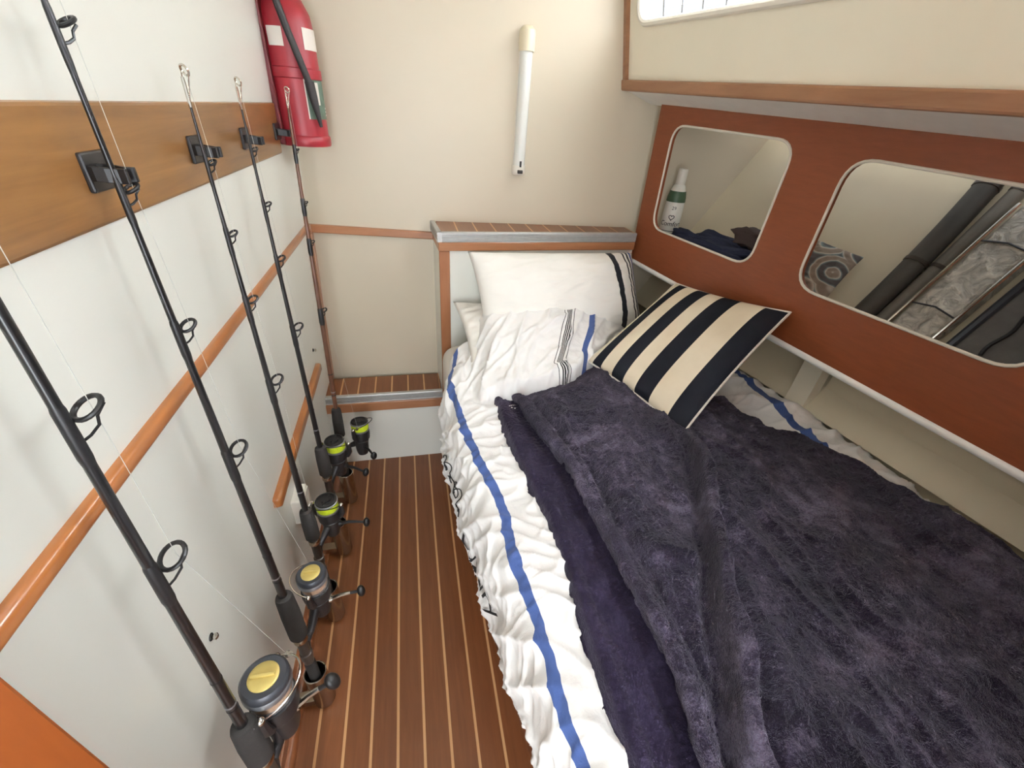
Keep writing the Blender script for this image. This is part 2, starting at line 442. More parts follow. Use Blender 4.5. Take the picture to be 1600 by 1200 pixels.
struct(obj('wall_shelf', MB().hexa(sh), M['cream']), 'cream storage shelf hidden behind the mahogany panel')
# liner below the panel
def liner(rows, y0, y1, name, label, mat):
    vs = []; n = len(rows)
    for yy in (y0, y1):
        for dx, z in rows: vs.append((PX(yy) + dx, yy, z))
        for dx, z in reversed(rows): vs.append((PX(yy) + dx + .03, yy, z - .01))
    m = 2 * n; fs = [(k, (k + 1) % m, m + (k + 1) % m, m + k) for k in range(m)] + [tuple(range(m)), tuple(range(m, 2 * m))]
    return struct(obj(name, (vs, fs), mat, smooth=True, sharp=60), label)
liner([(.15, .94), (.15, .86), (.14, .74), (.13, .62), (.08, .45)], .715, YB, 'wall_liner', 'cream moulded liner between berth and mahogany panel', M['cream'])
liner([(.20, .94), (.20, .80), (.18, .62), (.10, .45)], 1.58, .80, 'wall_recess', 'shaded cream recess under the panel beside the pillow', M['cream'])
liner([(.10, .94), (.10, .86), (.10, .74), (.09, .6), (.05, .45)], .80, .745, 'trim_9', 'raised cream rib in the liner under the panel behind the striped cushion', M['headliner'])
liner([(.155, .94), (.155, .86), (.14, .74), (.12, .6), (.09, .45)], .747, .713, 'trim_10', 'shallow groove beside the raised rib in the cream liner', M['cream'])

# ------------------------------------------------------------------ step and headboard locker
def alu_profile(h, d):
    # ribbed nosing: (outward, up)
    p = [(-.006, h / 2), (d * .8, h / 2), (d, h / 2 - .003)]
    n = 4
    z0, z1 = h / 2 - .005, -h / 2 + .003
    for i in range(n):
        a = z0 + (z1 - z0) * i / n; b = z0 + (z1 - z0) * (i + 1) / n
        p += [(d, a), (d, a * .3 + b * .7), (d - .003, a * .25 + b * .75), (d - .003, b)]
    p += [(d, -h / 2), (-.006, -h / 2)]
    return p
st = thing('cabin_step', 'low step in the far left corner with striped tread and aluminium nosing', 'step', (-.14, 1.54, 0))
ystep, tz = 1.468, .352
obj('riser', MB().box((-.385, ystep, 0), (.09, ystep + .02, tz - .03)), M['wall'], st)
obj('tread_base', MB().box((-.375, ystep + .004, tz - .03), (.085, 1.605, tz - .004)), M['foot'], st)
for i in range(-1, 7):
    xl = -.315 + i * .0665
    a, b = max(xl + .003, -.372), min(xl + .0635, .083)
    obj('plank', MB().box((a, ystep + .004, tz - .004), (b, 1.608, tz)), M['teak'], st)
    if i >= 0: obj('holly_strip', MB().box((xl - .003, ystep + .004, tz - .004), (xl + .003, 1.608, tz - .0003)), M['holly'], st)
nose = [(-.384, ystep + .004, tz - .018), (.09, ystep + .004, tz - .018 + .018)]
obj('nosing', MB().sweep(alu_profile(.034, .010), [(-.384, ystep + .004, tz - .014), (.09, ystep + .004, tz - .014)], [((0, -1, 0), (0, 0, 1))] * 2), M['alu'], st)
obj('facing_strip', MB().box((-.384, ystep - .012, tz - .072), (.09, ystep + .002, tz - .031)), M['railx'], st, bevel=.002)

hb = thing('headboard_locker', 'white headboard locker with wooden frame, striped top and aluminium edge', 'headboard', (.5, 1.53, 0))
hz = 1.0
HF = lambda x: 1.452 + (x - .10) * .045       # front face
hbx0, hbx1 = .094, .832
def hbox(x0, x1, z0, z1, d0, d1):
    return [(x0, HF(x0) - d0, z0), (x1, HF(x1) - d0, z0), (x1, HF(x1) - d1, z0), (x0, HF(x0) - d1, z0),
            (x0, HF(x0) - d0, z1), (x1, HF(x1) - d0, z1), (x1, HF(x1) - d1, z1), (x0, HF(x0) - d1, z1)]
obj('front_panel', MB().hexa(hbox(hbx0 + .03, hbx1, .3, hz - .06, 0, -.015)), M['wall'], hb)
sp = [(hbx0, HF(hbx0) + .004, .30), (hbx0 + .015, HF(hbx0) + .004, .30), (hbx0 + .002, 1.63, .30), (hbx0 - .013, 1.63, .30)]
obj('side_panel', MB().hexa(sp + [(p[0], p[1], hz - .06) for p in sp]), M['wall'], hb)
obj('post', MB().hexa(hbox(hbx0 - .002, hbx0 + .034, .30, hz - .061, .006, -.012)), M['railz'], hb, bevel=.002)
obj('front_rail', MB().hexa(hbox(hbx0 - .003, hbx1, hz - .060, hz - .031, .010, -.012)), M['railx'], hb, bevel=.002)
sp = [(hbx0 - .004, HF(hbx0) - .008, hz - .060), (hbx0 + .012, HF(hbx0) - .008, hz - .060), (hbx0, 1.62, hz - .060), (hbx0 - .016, 1.62, hz - .060)]
obj('side_rail', MB().hexa(sp + [(p[0], p[1], hz - .031) for p in sp]), M['railx'], hb, bevel=.002)
tb = [(hbx0, HF(hbx0), hz - .03), (hbx1, HF(hbx1), hz - .03), (hbx1, FARY(hbx1), hz - .03), (hbx0 - .012, FARY(hbx0), hz - .03)]
obj('top_board', MB().hexa(tb + [(p[0], p[1], hz - .004) for p in tb]), M['foot'], hb)
npl = 11; pw = (hbx1 - hbx0) / npl
for i in range(npl):
    a = hbx0 + i * pw; b = a + pw - .005
    for nm, x0, x1, zt, mt in (('plank', a, b, hz, 'teak'), ('holly_strip', b, b + .005, hz - .0003, 'holly')):
        q = [(x0, HF(x0), hz - .004), (x1, HF(x1), hz - .004), (x1, FARY(x1) - .001, hz - .004), (x0, FARY(x0) - .001, hz - .004)]
        obj(nm, MB().hexa(q + [(p[0], p[1], zt) for p in q]), M[mt], hb)
c0 = (hbx0 - .003, HF(hbx0), hz - .014)
obj('nosing', MB().sweep(alu_profile(.032, .010), [c0, (hbx1, HF(hbx1), hz - .014)], [((.0, -1, 0), (0, 0, 1))] * 2), M['alu'], hb)
obj('side_nosing', MB().sweep(alu_profile(.032, .010), [(hbx0 + .002, HF(hbx0) - .010, hz - .014), (hbx0 - .012, 1.62, hz - .014)], [((-1, 0, 0), (0, 0, 1))] * 2), M['alu'], hb)

# ------------------------------------------------------------------ noise for cloth
def gnoise(x, y, seed=0):
    x = np.asarray(x, float); y = np.asarray(y, float)
    xi = np.floor(x).astype(np.int64); yi = np.floor(y).astype(np.int64); xf = x - xi; yf = y - yi
    def g(ix, iy):
        h = (ix * 374761393 + iy * 668265263 + seed * 982451653) & 0x7fffffff
        h = ((h ^ (h >> 13)) * 1274126177) & 0x7fffffff
        a = (h & 0xffff) / 65536.0 * 2 * pi
        return np.cos(a), np.sin(a)
    def d(ix, iy, dx, dy):
        c, s = g(ix, iy); return c * dx + s * dy
    u = xf * xf * xf * (xf * (xf * 6 - 15) + 10); v = yf * yf * yf * (yf * (yf * 6 - 15) + 10)
    a = d(xi, yi, xf, yf); b = d(xi + 1, yi, xf - 1, yf); c = d(xi, yi + 1, xf, yf - 1); e = d(xi + 1, yi + 1, xf - 1, yf - 1)
    return 1.5 * ((a * (1 - u) + b * u) * (1 - v) + (c * (1 - u) + e * u) * v)
def rot(x, y, deg): c, s = cos(radians(deg)), sin(radians(deg)); return x * c + y * s, -x * s + y * c
def crease(x, y, deg, fx, fy, seed, p=5, warp=.25):
    w = gnoise(x * 5, y * 5, seed + 50) * warp
    a, b = rot(x, y, deg); return np.clip(1 - np.abs(gnoise(a * fx + w, b * fy + w, seed)) * 1.6, 0, 1) ** p
def ss(x, a, b):
    t = np.clip((x - a) / (b - a), 0, 1); return t * t * (3 - 2 * t)
def grid_faces(nu, nv):
    i, j = np.meshgrid(np.arange(nu - 1), np.arange(nv - 1), indexing='ij')
    a = (i * nv + j).ravel(); return np.stack([a, a + nv, a + nv + 1, a + 1], 1)
def grid_normal(P):
    du = np.gradient(P, axis=0); dv = np.gradient(P, axis=1); n = np.cross(du, dv); return n / (np.linalg.norm(n, axis=2, keepdims=True) + 1e-12)
def grid_obj(name, P, mat, parent=None, uvs=None, flip=False):
    nu, nv, _ = P.shape; me = bpy.data.meshes.new(name); F = grid_faces(nu, nv)
    if flip: F = F[:, ::-1]
    me.from_pydata(P.reshape(-1, 3).tolist(), [], F.tolist()); me.update()
    me.polygons.foreach_set('use_smooth', [True] * len(me.polygons))
    for nm, U in (uvs or {}).items():
        L = me.uv_layers.new(name=nm); L.data.foreach_set('uv', U.reshape(-1, 2)[F.ravel()].ravel().astype(np.float32))
    o = bpy.data.objects.new(name, me); COL.objects.link(o)
    if mat: me.materials.append(mat)
    if parent: attach(o, parent)
    return o

# ------------------------------------------------------------------ berth: base, mattress, duvet
XE_Y = [-.75, -.3, -.05, .2, .45, .6, .8, 1.1, 1.3, 1.45]
XE_X = [.26, .235, .215, .178, .145, .122, .104, .088, .092, .096]
xe = lambda y: np.interp(y, XE_Y, XE_X)
vs = []; fs = []
yy = np.linspace(YB + .01, 1.455, 24)
for y in yy:
    q = float(xe(y)); vs += [(q + .05, y, 0), (q + .045, y, .40), (PX(y) + .10, y, .40), (PX(y) + .10, y, 0)]
for i in range(len(yy) - 1):
    for k in range(4): fs.append((4 * i + k, 4 * i + (k + 1) % 4, 4 * i + 4 + (k + 1) % 4, 4 * i + 4 + k))
fs += [(0, 1, 2, 3), tuple(len(vs) - 4 + k for k in range(4))]
tag(obj('berth_base', (vs, fs), M['base']), 'brown wooden berth base in shade under the overhanging duvet', 'bed base')

mattress_cloth = plain('fitted_sheet', srgb(228, 224, 216), .8, var=.02, scale=8, bump=.25, bscale=120, bdist=.002)
n_a, n_y = 40, 50
P = np.zeros((n_a, n_y, 3)); Ys = np.linspace(YB + .02, 1.448, n_y)
for i in range(n_a):
    s = i / (n_a - 1) * 2 - 1
    r = .05; w = .0
    for j, y in enumerate(Ys):
        x0, x1 = float(xe(y)) - .002, PX(y) + .078
        cxm, hwid = (x0 + x1) / 2, (x1 - x0) / 2
        # superellipse half section
        a = pi * (1 - i / (n_a - 1)); c, sn = cos(a), sin(a)
        e = .22
        X = cxm + hwid * math.copysign(abs(c) ** e, c); Z = .40 + .195 * (abs(sn) ** (e))
        ye = y if y < 1.44 else y
        P[i, j] = (X, ye, Z)
P[:, -1, 1] -= .0; P[:, -1, 2] = .40 + (P[:, -1, 2] - .40) * .88
P[:, 0, 2] = .40 + (P[:, 0, 2] - .40) * .88
mt = grid_obj('mattress', P, mattress_cloth, flip=False)
tag(mt, 'berth mattress in a pale fitted sheet, showing at the headboard corner', 'mattress')

def yend(X): return np.interp(X, [.05, .10, .15, .25, .45, .62, .85, .95, 1.1], [1.22, 1.25, 1.29, 1.335, 1.36, 1.37, 1.385, 1.28, 1.2])
HED_X = [.0, .083, .2, .31, .46, .675, .91, 1.2]; HED_Y = [.95, .953, .985, .957, .99, 1.186, 1.42, 1.8]
def duvet_top(X, Y):
    z = .625 + .040 * ss(X, .12, .5) + .034 * ss(X, .88, 1.0) * (1 - ss(Y, .95, 1.1))
    d = Y - np.interp(X, HED_X, HED_Y)
    side = ss(X, .10, .27)
    wd = np.clip(yend(X) - np.interp(X, HED_X, HED_Y), .03, .34)
    right = 1 - ss(X, .84, .93)
    z = z + (.060 * ss(d, -.006, .022) * ss(X, .15, .24) + .095 * ss(d, 0, wd) ** .8 * side) * right
    return z
RA = .065
def hem_z(Y): return np.interp(Y, [-.7, .3, .8, .95, 1.1, 1.2, 1.32], [.33, .335, .36, .40, .50, .555, .585])
def duvet_xr(Y): return np.interp(Y, [-.7, .2, .4, .6, .9, 1.1, 1.35], [1.16, 1.125, 1.11, 1.10, 1.06, 1.01, .95])
def duvet_pt(A, Y):
    XE = xe(Y) - .012 + .03 * ss(Y, 1.1, 1.28); zl = duvet_top(XE + RA, Y); hz_ = hem_z(Y)
    th = np.clip(A / RA, 0, pi / 2)
    X = XE + RA - RA * np.cos(th) + np.maximum(A - RA * pi / 2, 0)
    zs = np.where(A < 0, zl - RA + np.maximum(A, -1), zl - RA + RA * np.sin(th))
    low = np.clip((hz_ + .02 - zs) / .05, 0, 1)
    zs = np.maximum(zs, hz_ - .0)
    X = np.where(A < 0, X + .03 * low ** 2 + .010 * np.sin(np.clip(-A / .2, 0, 1) * pi) * -1, X)
    XR = duvet_xr(Y)
    top = A > RA * pi / 2
    ov = np.maximum(X - (XR - .05), 0)
    t2 = np.clip(ov / .05, 0, pi / 2)
    Xr = np.where(ov > 0, XR - .05 + .05 * np.sin(t2), X)
    zt = duvet_top(Xr, Y) - np.where(ov > 0, .05 * (1 - np.cos(t2)) + np.maximum(ov - .05 * pi / 2, 0), 0)
    X = np.where(top, Xr, X); z = np.where(top, zt, zs)
    return np.stack([X, Y + 0 * X, z], -1)
na, ny = 330, 330
A1 = np.linspace(-.30, 0, 60, endpoint=False); A2 = np.linspace(0, 1.24, na - 60); Aq = np.concatenate([A1, A2])
T = np.linspace(0, 1, ny)
A, TT = np.meshgrid(Aq, T, indexing='ij')
YE = yend(.09 + np.maximum(A, 0))
Y = YB + .03 + (YE - YB - .03) * TT
P = duvet_pt(A, Y)
N = grid_normal(P); N *= np.where(N[..., 2:3] < -.2, -1, 1)
N = np.where((A < 0)[..., None], np.array([-1.0, 0, .1]), N)
X = P[..., 0]
side = ss(-A, -.08, .05)
head = ss(Y, .93, 1.02) * (1 - side)
w = (.011 * crease(A, Y, 62, 3.2, 12, 3, 4) + .008 * crease(A, Y, 48, 5, 18, 4, 4)) * head
w += .010 * crease(A, Y, -35, 5, 14, 5, 4) * (1 - head) + .007 * crease(A, Y, 20, 9, 20, 6, 4) * (1 - head)
w += .012 * gnoise(A * 5, Y * 6, 8) * (.5 + .5 * side) + .005 * gnoise(A * 16, Y * 18, 9) + .0018 * gnoise(A * 45, Y * 50, 10)
w += side * (.014 * gnoise(A * 3, Y * 8, 12) + .004 * crease(A, Y, 75, 7, 16, 13, 3))
bl = ss(X, .25, .33) * (1 - ss(X, .92, .98)) * (1 - ss(Y - np.interp(X, HED_X, HED_Y), -.05, -.01))
w = w * (1 - .7 * bl) - .012 * bl
w = w * (1 - .85 * ss(TT, .88, .97)) + .25 * w * head * (1 - ss(TT, .86, .95))
P = P + N * w[..., None]
# tuck the head end and the hem down
tuck = ss(TT, .982, 1.0); P[..., 2] -= tuck * .035 * (1 - side)
STR_Y = [-.7, .05, .16, .27, .37, .5, .61, .76, .95, 1.08, 1.28]; STR_A = [.03, .035, .040, .052, .062, .070, .088, .070, .058, .056, .050]
c = np.interp(Y, STR_Y, STR_A) + .004 * gnoise(Y * 22, 0 * Y, 21) + .002 * gnoise(Y * 60, 0 * Y, 22)
uv1 = np.stack([A - c, Y], -1)
CF_Y = [.90, .95, 1.0, 1.03, 1.08, 1.2, 1.45]; CF_X = [.44, .428, .425, .418, .445, .495, .585]
CB_Y = [.98, 1.08, 1.12, 1.19, 1.41]; CB_X = [.49, .515, .535, .575, .672]
uv2 = np.stack([X - np.interp(Y, CF_Y, CF_X), X - np.interp(Y, CB_Y, CB_X)], -1)
uv3 = np.stack([X - np.interp(Y, [-.7, .6, .8, .93, 1.0], [.97, .978, .993, 1.0, 1.0]), Y], -1)
def duvet_mat():
    m = NT('duvet_cotton'); u, v = m.uv('stripe'); a, b = m.uv('cuff'); r, rv = m.uv('right')
    band = lambda x, w_: m.math('COMPARE', x, 0.0, w_)
    at_ = lambda x, c_, w_: m.math('COMPARE', x, c_, w_)
    head_ = m.math('GREATER_THAN', v, .93)
    blue = m.math('MAXIMUM', band(u, .0105), m.math('MAXIMUM', m.math('MULTIPLY', band(b, .0085), head_), m.math('MULTIPLY', band(r, .012), m.math('LESS_THAN', rv, 1.0))))
    fine = None
    for c_ in (-.0175, -.0068, -.0022, .0024, .0070, .0180):
        q = at_(a, c_, .00115 if abs(c_) > .01 else .0015); fine = q if fine is None else m.math('MAXIMUM', fine, q)
    fine = m.math('MULTIPLY', fine, head_)
    vv = m.coord(); n = m.noise(vv, 6, 3)
    basec = m.ramp(n, [(.3, srgb(231, 229, 227)), (.7, srgb(240, 238, 236))])
    col = m.mix(blue, basec, srgb(70, 92, 148)); col = m.mix(fine, col, srgb(38, 40, 42)); m.color(col)
    m.set(Roughness=.85, Specular_IOR_Level=.2, Sheen_Weight=.15)
    h = m.math('ADD', m.noise(vv, 38, 5, .6, .8), m.math('MULTIPLY', m.noise(vv, 900, 2), .05))
    m.bump(h, .35, .006); return m.m
dv = grid_obj('duvet', P, duvet_mat(), uvs={'stripe': uv1, 'cuff': uv2, 'right': uv3}, flip=False)
tag(dv, 'rumpled white duvet with blue border stripe hanging over the berth edge', 'duvet')
sol = dv.modifiers.new('thick', 'SOLIDIFY'); sol.thickness = .004; sol.offset = -1
# print on the hanging side of the duvet
def text_mesh(s, size, shear=.25, spacing=1.0):
    cu = bpy.data.curves.new('tmp', 'FONT'); cu.body = s; cu.size = size; cu.shear = shear; cu.space_character = spacing; cu.resolution_u = 3
    t = bpy.data.objects.new('tmp', cu); COL.objects.link(t); dg = bpy.context.evaluated_depsgraph_get(); dg.update()
    me = bpy.data.meshes.new_from_object(t.evaluated_get(dg)); v = [tuple(q.co) for q in me.vertices]; f = [tuple(p.vertices) for p in me.polygons]
    bpy.data.objects.remove(t); bpy.data.curves.remove(cu); bpy.data.meshes.remove(me); return v, f
ink = plain('black_print', srgb(34, 34, 36), .8)
def side_pt(a, y, off=.004):
    fa = np.interp(a, Aq, np.arange(na)); ia = int(min(fa, na - 2)); fa -= ia; ee = float(yend(.09)); t = (y - YB - .03) / (ee - YB - .03) * (ny - 1)
    j = int(np.clip(t, 0, ny - 2)); f_ = t - j
    p = (P[ia, j] * (1 - f_) + P[ia, j + 1] * f_) * (1 - fa) + (P[ia + 1, j] * (1 - f_) + P[ia + 1, j + 1] * f_) * fa
    return (p[0] - off, p[1], p[2] + off * .3)
v, f = text_mesh('Luxury', .075, .35)
obj('print', ([side_pt(-.115 + q[1], .66 - q[0], .0045) for q in v], f), ink, dv)
pts = []
for i in range(120):
    t = i / 119; pts.append(side_pt(-.075 + .020 * sin(t * 34) + .012 * sin(t * 11), .90 - t * .19 + .016 * cos(t * 34), .005))
obj('print_flourish', MB().tube(pts, .0016, 5), ink, dv, smooth=True)

# ------------------------------------------------------------------ fleece blanket
def fleece(name, c1, c2, c3, bs=1.0):
    m = NT(name); v = m.coord(); big = m.noise(v, 9, 3, .55, .3); mid = m.noise(v, 34, 3, .6, .2); fine = m.noise(v, 260, 3, .7); tiny = m.noise(v, 620, 2, .6)
    f = m.math('ADD', m.math('MULTIPLY', big, .42), m.math('ADD', m.math('MULTIPLY', mid, .28), m.math('ADD', m.math('MULTIPLY', fine, .22), m.math('MULTIPLY', tiny, .14))))
    m.color(m.ramp(f, [(.43, c1), (.54, c2), (.65, c3)]))
    m.set(Roughness=.95, Specular_IOR_Level=.05, Sheen_Weight=.3, Sheen_Roughness=.4, Sheen_Tint=(.75, .72, .85, 1))
    h = m.math('ADD', m.math('MULTIPLY', fine, 1.0), m.math('ADD', m.math('MULTIPLY', tiny, .5), m.math('MULTIPLY', mid, 2.0))); m.bump(h, bs, .007); return m.m
fl1 = fleece('purple_fleece', srgb(26, 21, 34), srgb(47, 39, 57), srgb(108, 99, 120))
fl2 = fleece('purple_fleece_reverse', srgb(29, 23, 38), srgb(38, 31, 49), srgb(52, 45, 66), .45)
BL_Y = [-.75, -.1, .13, .22, .37, .54, .74, .87, 1.03]; BL_X = [.26, .245, .234, .230, .235, .235, .213, .205, .206]
F1_Y = [-.75, -.1, .106, .18, .256, .34, .46, .637, .78, .866, 1.0]; F1_X = [.27, .29, .316, .333, .336, .334, .326, .320, .290, .272, .268]
F2_Y = [-.75, -.1, .10, .177, .278, .39, .505, .618, .80]; F2_X = [.28, .32, .355, .396, .445, .500, .565, .612, .64]
BR_Y = [-.75, 0, .23, .33, .417, .524, .61, .70, .82, .89, 1.05]; BR_X = [1.16, 1.13, 1.098, 1.075, 1.035, 1.02, .985, .925, .898, .866, .80]
TOP_X = [.2, .235, .273, .32, .363, .42, .5, .61, .75, .9]; TOP_Y = [1.0, 1.015, 1.03, 1.0, .995, 1.01, 1.035, 1.05, 1.05, .93]
def blanket_sheet(xl, xr, nx, ny_, lift, y0, y1f, roll, seedoff, amp):
    S, Tt = np.meshgrid(np.linspace(0, 1, nx) ** 1.15, np.linspace(0, 1, ny_), indexing='ij')
    Y = y0 + (1.02 - y0) * Tt
    X = xl(Y) + (xr(Y) - xl(Y)) * S
    Yt = np.minimum(np.interp(X, HED_X, HED_Y) + .020 * ss(X, .2, .3), 1.06)
    Y = y0 + (Yt - y0) * Tt
    X = xl(Y) + (xr(Y) - xl(Y)) * S + .006 * gnoise(Y * 12, Y * 0, 31 + seedoff) * (1 - S) + .004 * gnoise(Y * 40, Y * 0, 32 + seedoff) * (1 - S)
    z = duvet_top(X, np.minimum(Y, np.interp(X, HED_X, HED_Y) - .012)) + lift * (.4 + .6 * ss(np.interp(X, HED_X, HED_Y) - Y, -.01, .07))
    D = X - xl(Y); z0 = z.copy()
    return S, X, Y, z, D
# lower layer with the free left edge
S, X, Y, z, D = blanket_sheet(lambda y: np.interp(y, BL_Y, BL_X), lambda y: np.interp(y, F1_Y, F1_X) + .06, 60, 420, .016, YB + .04, None, 0, 0, 0)
z = z + .010 * np.exp(-((D - .018) / .016) ** 2) + .006 * gnoise(X * 14, Y * 5, 41) + .0035 * gnoise(X * 40, Y * 16, 42) + .0022 * gnoise(X * 150, Y * 150, 43)
z = z - .020 * (1 - ss(D, 0, .012))
P1 = np.stack([X, Y, z], -1)
bk = grid_obj('blanket', P1, fl2, flip=False)
tag(bk, 'dark purple grey fleece blanket spread over the white duvet', 'blanket')
# upper folded layer with rolled hem and long folds
S, X, Y, z, D = blanket_sheet(lambda y: np.interp(y, F1_Y, F1_X), lambda y: np.interp(y, BR_Y, BR_X), 300, 460, .042, YB + .04, None, 0, 5, 0)
roll = np.sqrt(np.clip(1 - ((D - .015) / .015) ** 2, 0, 1))
z = z + np.where(D < .030, .010 * roll, 0) - .010 * np.exp(-((D - .040) / .010) ** 2) - .034 * (1 - ss(D, 0, .006))
f2 = X - np.interp(Y, F2_Y, F2_X) + .006 * gnoise(Y * 9, Y * 0, 51)
g2 = ss(Y, .72, .58)
z = z + g2 * np.where(f2 > 0, .044 * np.exp(-((f2 - .012) / .020) ** 4) , .044 * np.exp(-((f2 - .012) / .0135) ** 6)) - g2 * .016 * np.exp(-((f2 + .012) / .012) ** 2) - g2 * .010 * np.exp(-((f2 - .045) / .014) ** 2)
ax_, ay_ = rot(X, Y, -8)
z = z + .013 * crease(X, Y, -6, 11, 2.4, 61, 3, .5) * ss(D, .03, .08) + .013 * gnoise(ax_ * 9, ay_ * 2.6, 62) * ss(D, .02, .1) + .005 * gnoise(X * 22, Y * 9, 63) + .003 * gnoise(X * 60, Y * 45, 64) + .002 * gnoise(X * 170, Y * 170, 65)
# second narrow hem beside the first near the head
d2 = X - np.interp(Y, [.55, .66, .78, .9, 1.0], [.345, .352, .345, .318, .312]); k2 = ss(Y, .5, .6)
z = z + k2 * .010 * np.exp(-(d2 / .010) ** 2) - k2 * .006 * np.exp(-((d2 - .022) / .008) ** 2)
re = (np.interp(Y, BR_Y, BR_X) - X); z = z - .034 * (1 - ss(re, 0, .03))
near = ss(np.interp(X, HED_X, HED_Y) - Y, -.01, .06); zb = duvet_top(X, np.minimum(Y, np.interp(X, HED_X, HED_Y) - .012))
z = zb + .014 + (z - zb - .014) * (.25 + .75 * near)
z = np.maximum(z - .022 * (1 - ss(re, .0, .16)), zb + .010 - .03 * (1 - ss(re, 0, .015)))
P2 = np.stack([X, Y, z], -1)
ul = grid_obj('folded_layer', P2, fl1, bk, flip=False); ul['label'] = 'lighter folded upper layer with rolled hem'
hem_pts = []
for yv in np.linspace(YB + .045, .965, 150):
    xh = float(np.interp(yv, F1_Y, F1_X)) + .008 + .003 * sin(yv * 31)
    hem_pts.append((xh, yv, float(duvet_top(np.array(xh), np.array(yv))) + .043 - .030 * float(ss(np.array(yv), .90, .965)) + .002 * sin(yv * 47)))
obj('rolled_hem', MB().tube(hem_pts, [.0145 + .0012 * sin(i * .9) for i in range(len(hem_pts))], 12), fl1, bk, smooth=True)

# ------------------------------------------------------------------ pillows and cushion
def pillow(name, c, th, mat, parent=None, n=56, pinch=.10, bulge=1.0, noise=.004, seed=0, sag=0.0):
    # corners c: TL, TR, BR, BL ; a two sided cushion skin
    C = [np.array(p, float) for p in c]
    U, V = np.meshgrid(np.linspace(-1, 1, n), np.linspace(-1, 1, n), indexing='ij')
    u = U * (1 - pinch * (1 - U ** 2) * 0 - pinch * (1 - V ** 2) * -0.0); v = V
    pu = U * (1 - pinch * .5 * (1 - (V) ** 2) ** 1 * np.abs(U) ** 4); pv = V * (1 - pinch * .5 * (1 - (U) ** 2) * np.abs(V) ** 4)
    a, b = (pu + 1) / 2, (pv + 1) / 2
    B = (C[3][None, None] * ((1 - a) * (1 - b))[..., None] + C[2][None, None] * (a * (1 - b))[..., None] + C[1][None, None] * (a * b)[..., None] + C[0][None, None] * ((1 - a) * b)[..., None])
    e1 = C[1] - C[0]; e2 = C[0] - C[3]; nn = np.cross(e1, e2); nn /= np.linalg.norm(nn)
    prof = (np.clip(1 - np.abs(U) ** 2.6, 0, 1) ** .55) * (np.clip(1 - np.abs(V) ** 2.6, 0, 1) ** .55)
    w = noise * (gnoise(U * 3, V * 3, seed) + .6 * gnoise(U * 7, V * 7, seed + 1)) + noise * .8 * crease(U * .5, V * .5, 35, 3, 9, seed + 2, 4)
    edge = np.clip(1 - np.maximum(np.abs(U), np.abs(V)), 0, 1)
    w = w + noise * 1.4 * np.exp(-(edge / .16)) * (gnoise(U * 9, V * 9, seed + 5)) * (edge > .001)
    top = B + nn * ((th * bulge * prof + w * (prof > 0.02) * np.minimum(1, edge * 8)))[..., None]
    bot = B - nn * ((th * .75 * prof))[..., None]
    uv = np.stack([(U + 1) / 2, (V + 1) / 2], -1)
    nu = n
    me = bpy.data.meshes.new(name); F = grid_faces(n, n)
    Vt = np.concatenate([top.reshape(-1, 3), bot.reshape(-1, 3)]); Ft = np.concatenate([F, F[:, ::-1] + n * n])
    me.from_pydata(Vt.tolist(), [], Ft.tolist()); me.update()
    me.polygons.foreach_set('use_smooth', [True] * len(me.polygons))
    L = me.uv_layers.new(name='UVMap'); UU = np.concatenate([uv.reshape(-1, 2)] * 2); L.data.foreach_set('uv', UU[Ft.ravel()].ravel().astype(np.float32))
    import bmesh
    bm = bmesh.new(); bm.from_mesh(me); bmesh.ops.remove_doubles(bm, verts=bm.verts, dist=1e-5); bm.to_mesh(me); bm.free()
    o = bpy.data.objects.new(name, me); COL.objects.link(o); me.materials.append(mat)
    if parent: attach(o, parent)
    ring = [B[i, 0] for i in range(n)] + [B[n - 1, j] for j in range(1, n)] + [B[i, n - 1] for i in range(n - 2, -1, -1)] + [B[0, j] for j in range(n - 2, 0, -1)]
    return o, ring
def pillow_mat():
    m = NT('pillow_cotton'); u, v = m.uv('UVMap')
    wv = m.math('MULTIPLY', m.math('SUBTRACT', v, .5), .03)
    q = m.math('ADD', u, wv)
    blk = m.math('COMPARE', q, .835, .020); thin = m.math('MAXIMUM', m.math('COMPARE', q, .925, .006), m.math('COMPARE', q, .955, .008)); blue = m.math('COMPARE', q, .982, .008)
    vv = m.coord(); base = m.ramp(m.noise(vv, 5), [(.3, srgb(233, 229, 221)), (.7, srgb(241, 238, 231))])
    c_ = m.mix(blk, base, srgb(36, 38, 44)); c_ = m.mix(thin, c_, srgb(60, 56, 58)); c_ = m.mix(blue, c_, srgb(84, 96, 146)); m.color(c_)
    m.set(Roughness=.85, Specular_IOR_Level=.2, Sheen_Weight=.1); m.bump(m.noise(m.coord((.3, 1, 1)), 60, 4, .6, .5), .3, .004); return m.m
pm = pillow_mat()
p1, _ = pillow('pillow', [(.185, 1.405, .950), (.800, 1.425, .945), (.835, 1.285, .70), (.225, 1.255, .70)], .085, pm, noise=.004, seed=3, pinch=.08)
tag(p1, 'plump white pillow with one black stripe propped against the headboard', 'pillow')
p2, _ = pillow('pillow', [(.135, 1.425, .765), (.80, 1.43, .70), (.80, 1.09, .655), (.16, 1.10, .650)], .050, plain('plain_pillowcase', srgb(236, 232, 224), .85, var=.02, bump=.3, bscale=60, bdist=.004), noise=.005, seed=9)
tag(p2, 'lower white pillow with only one corner showing beside the duvet', 'pillow')
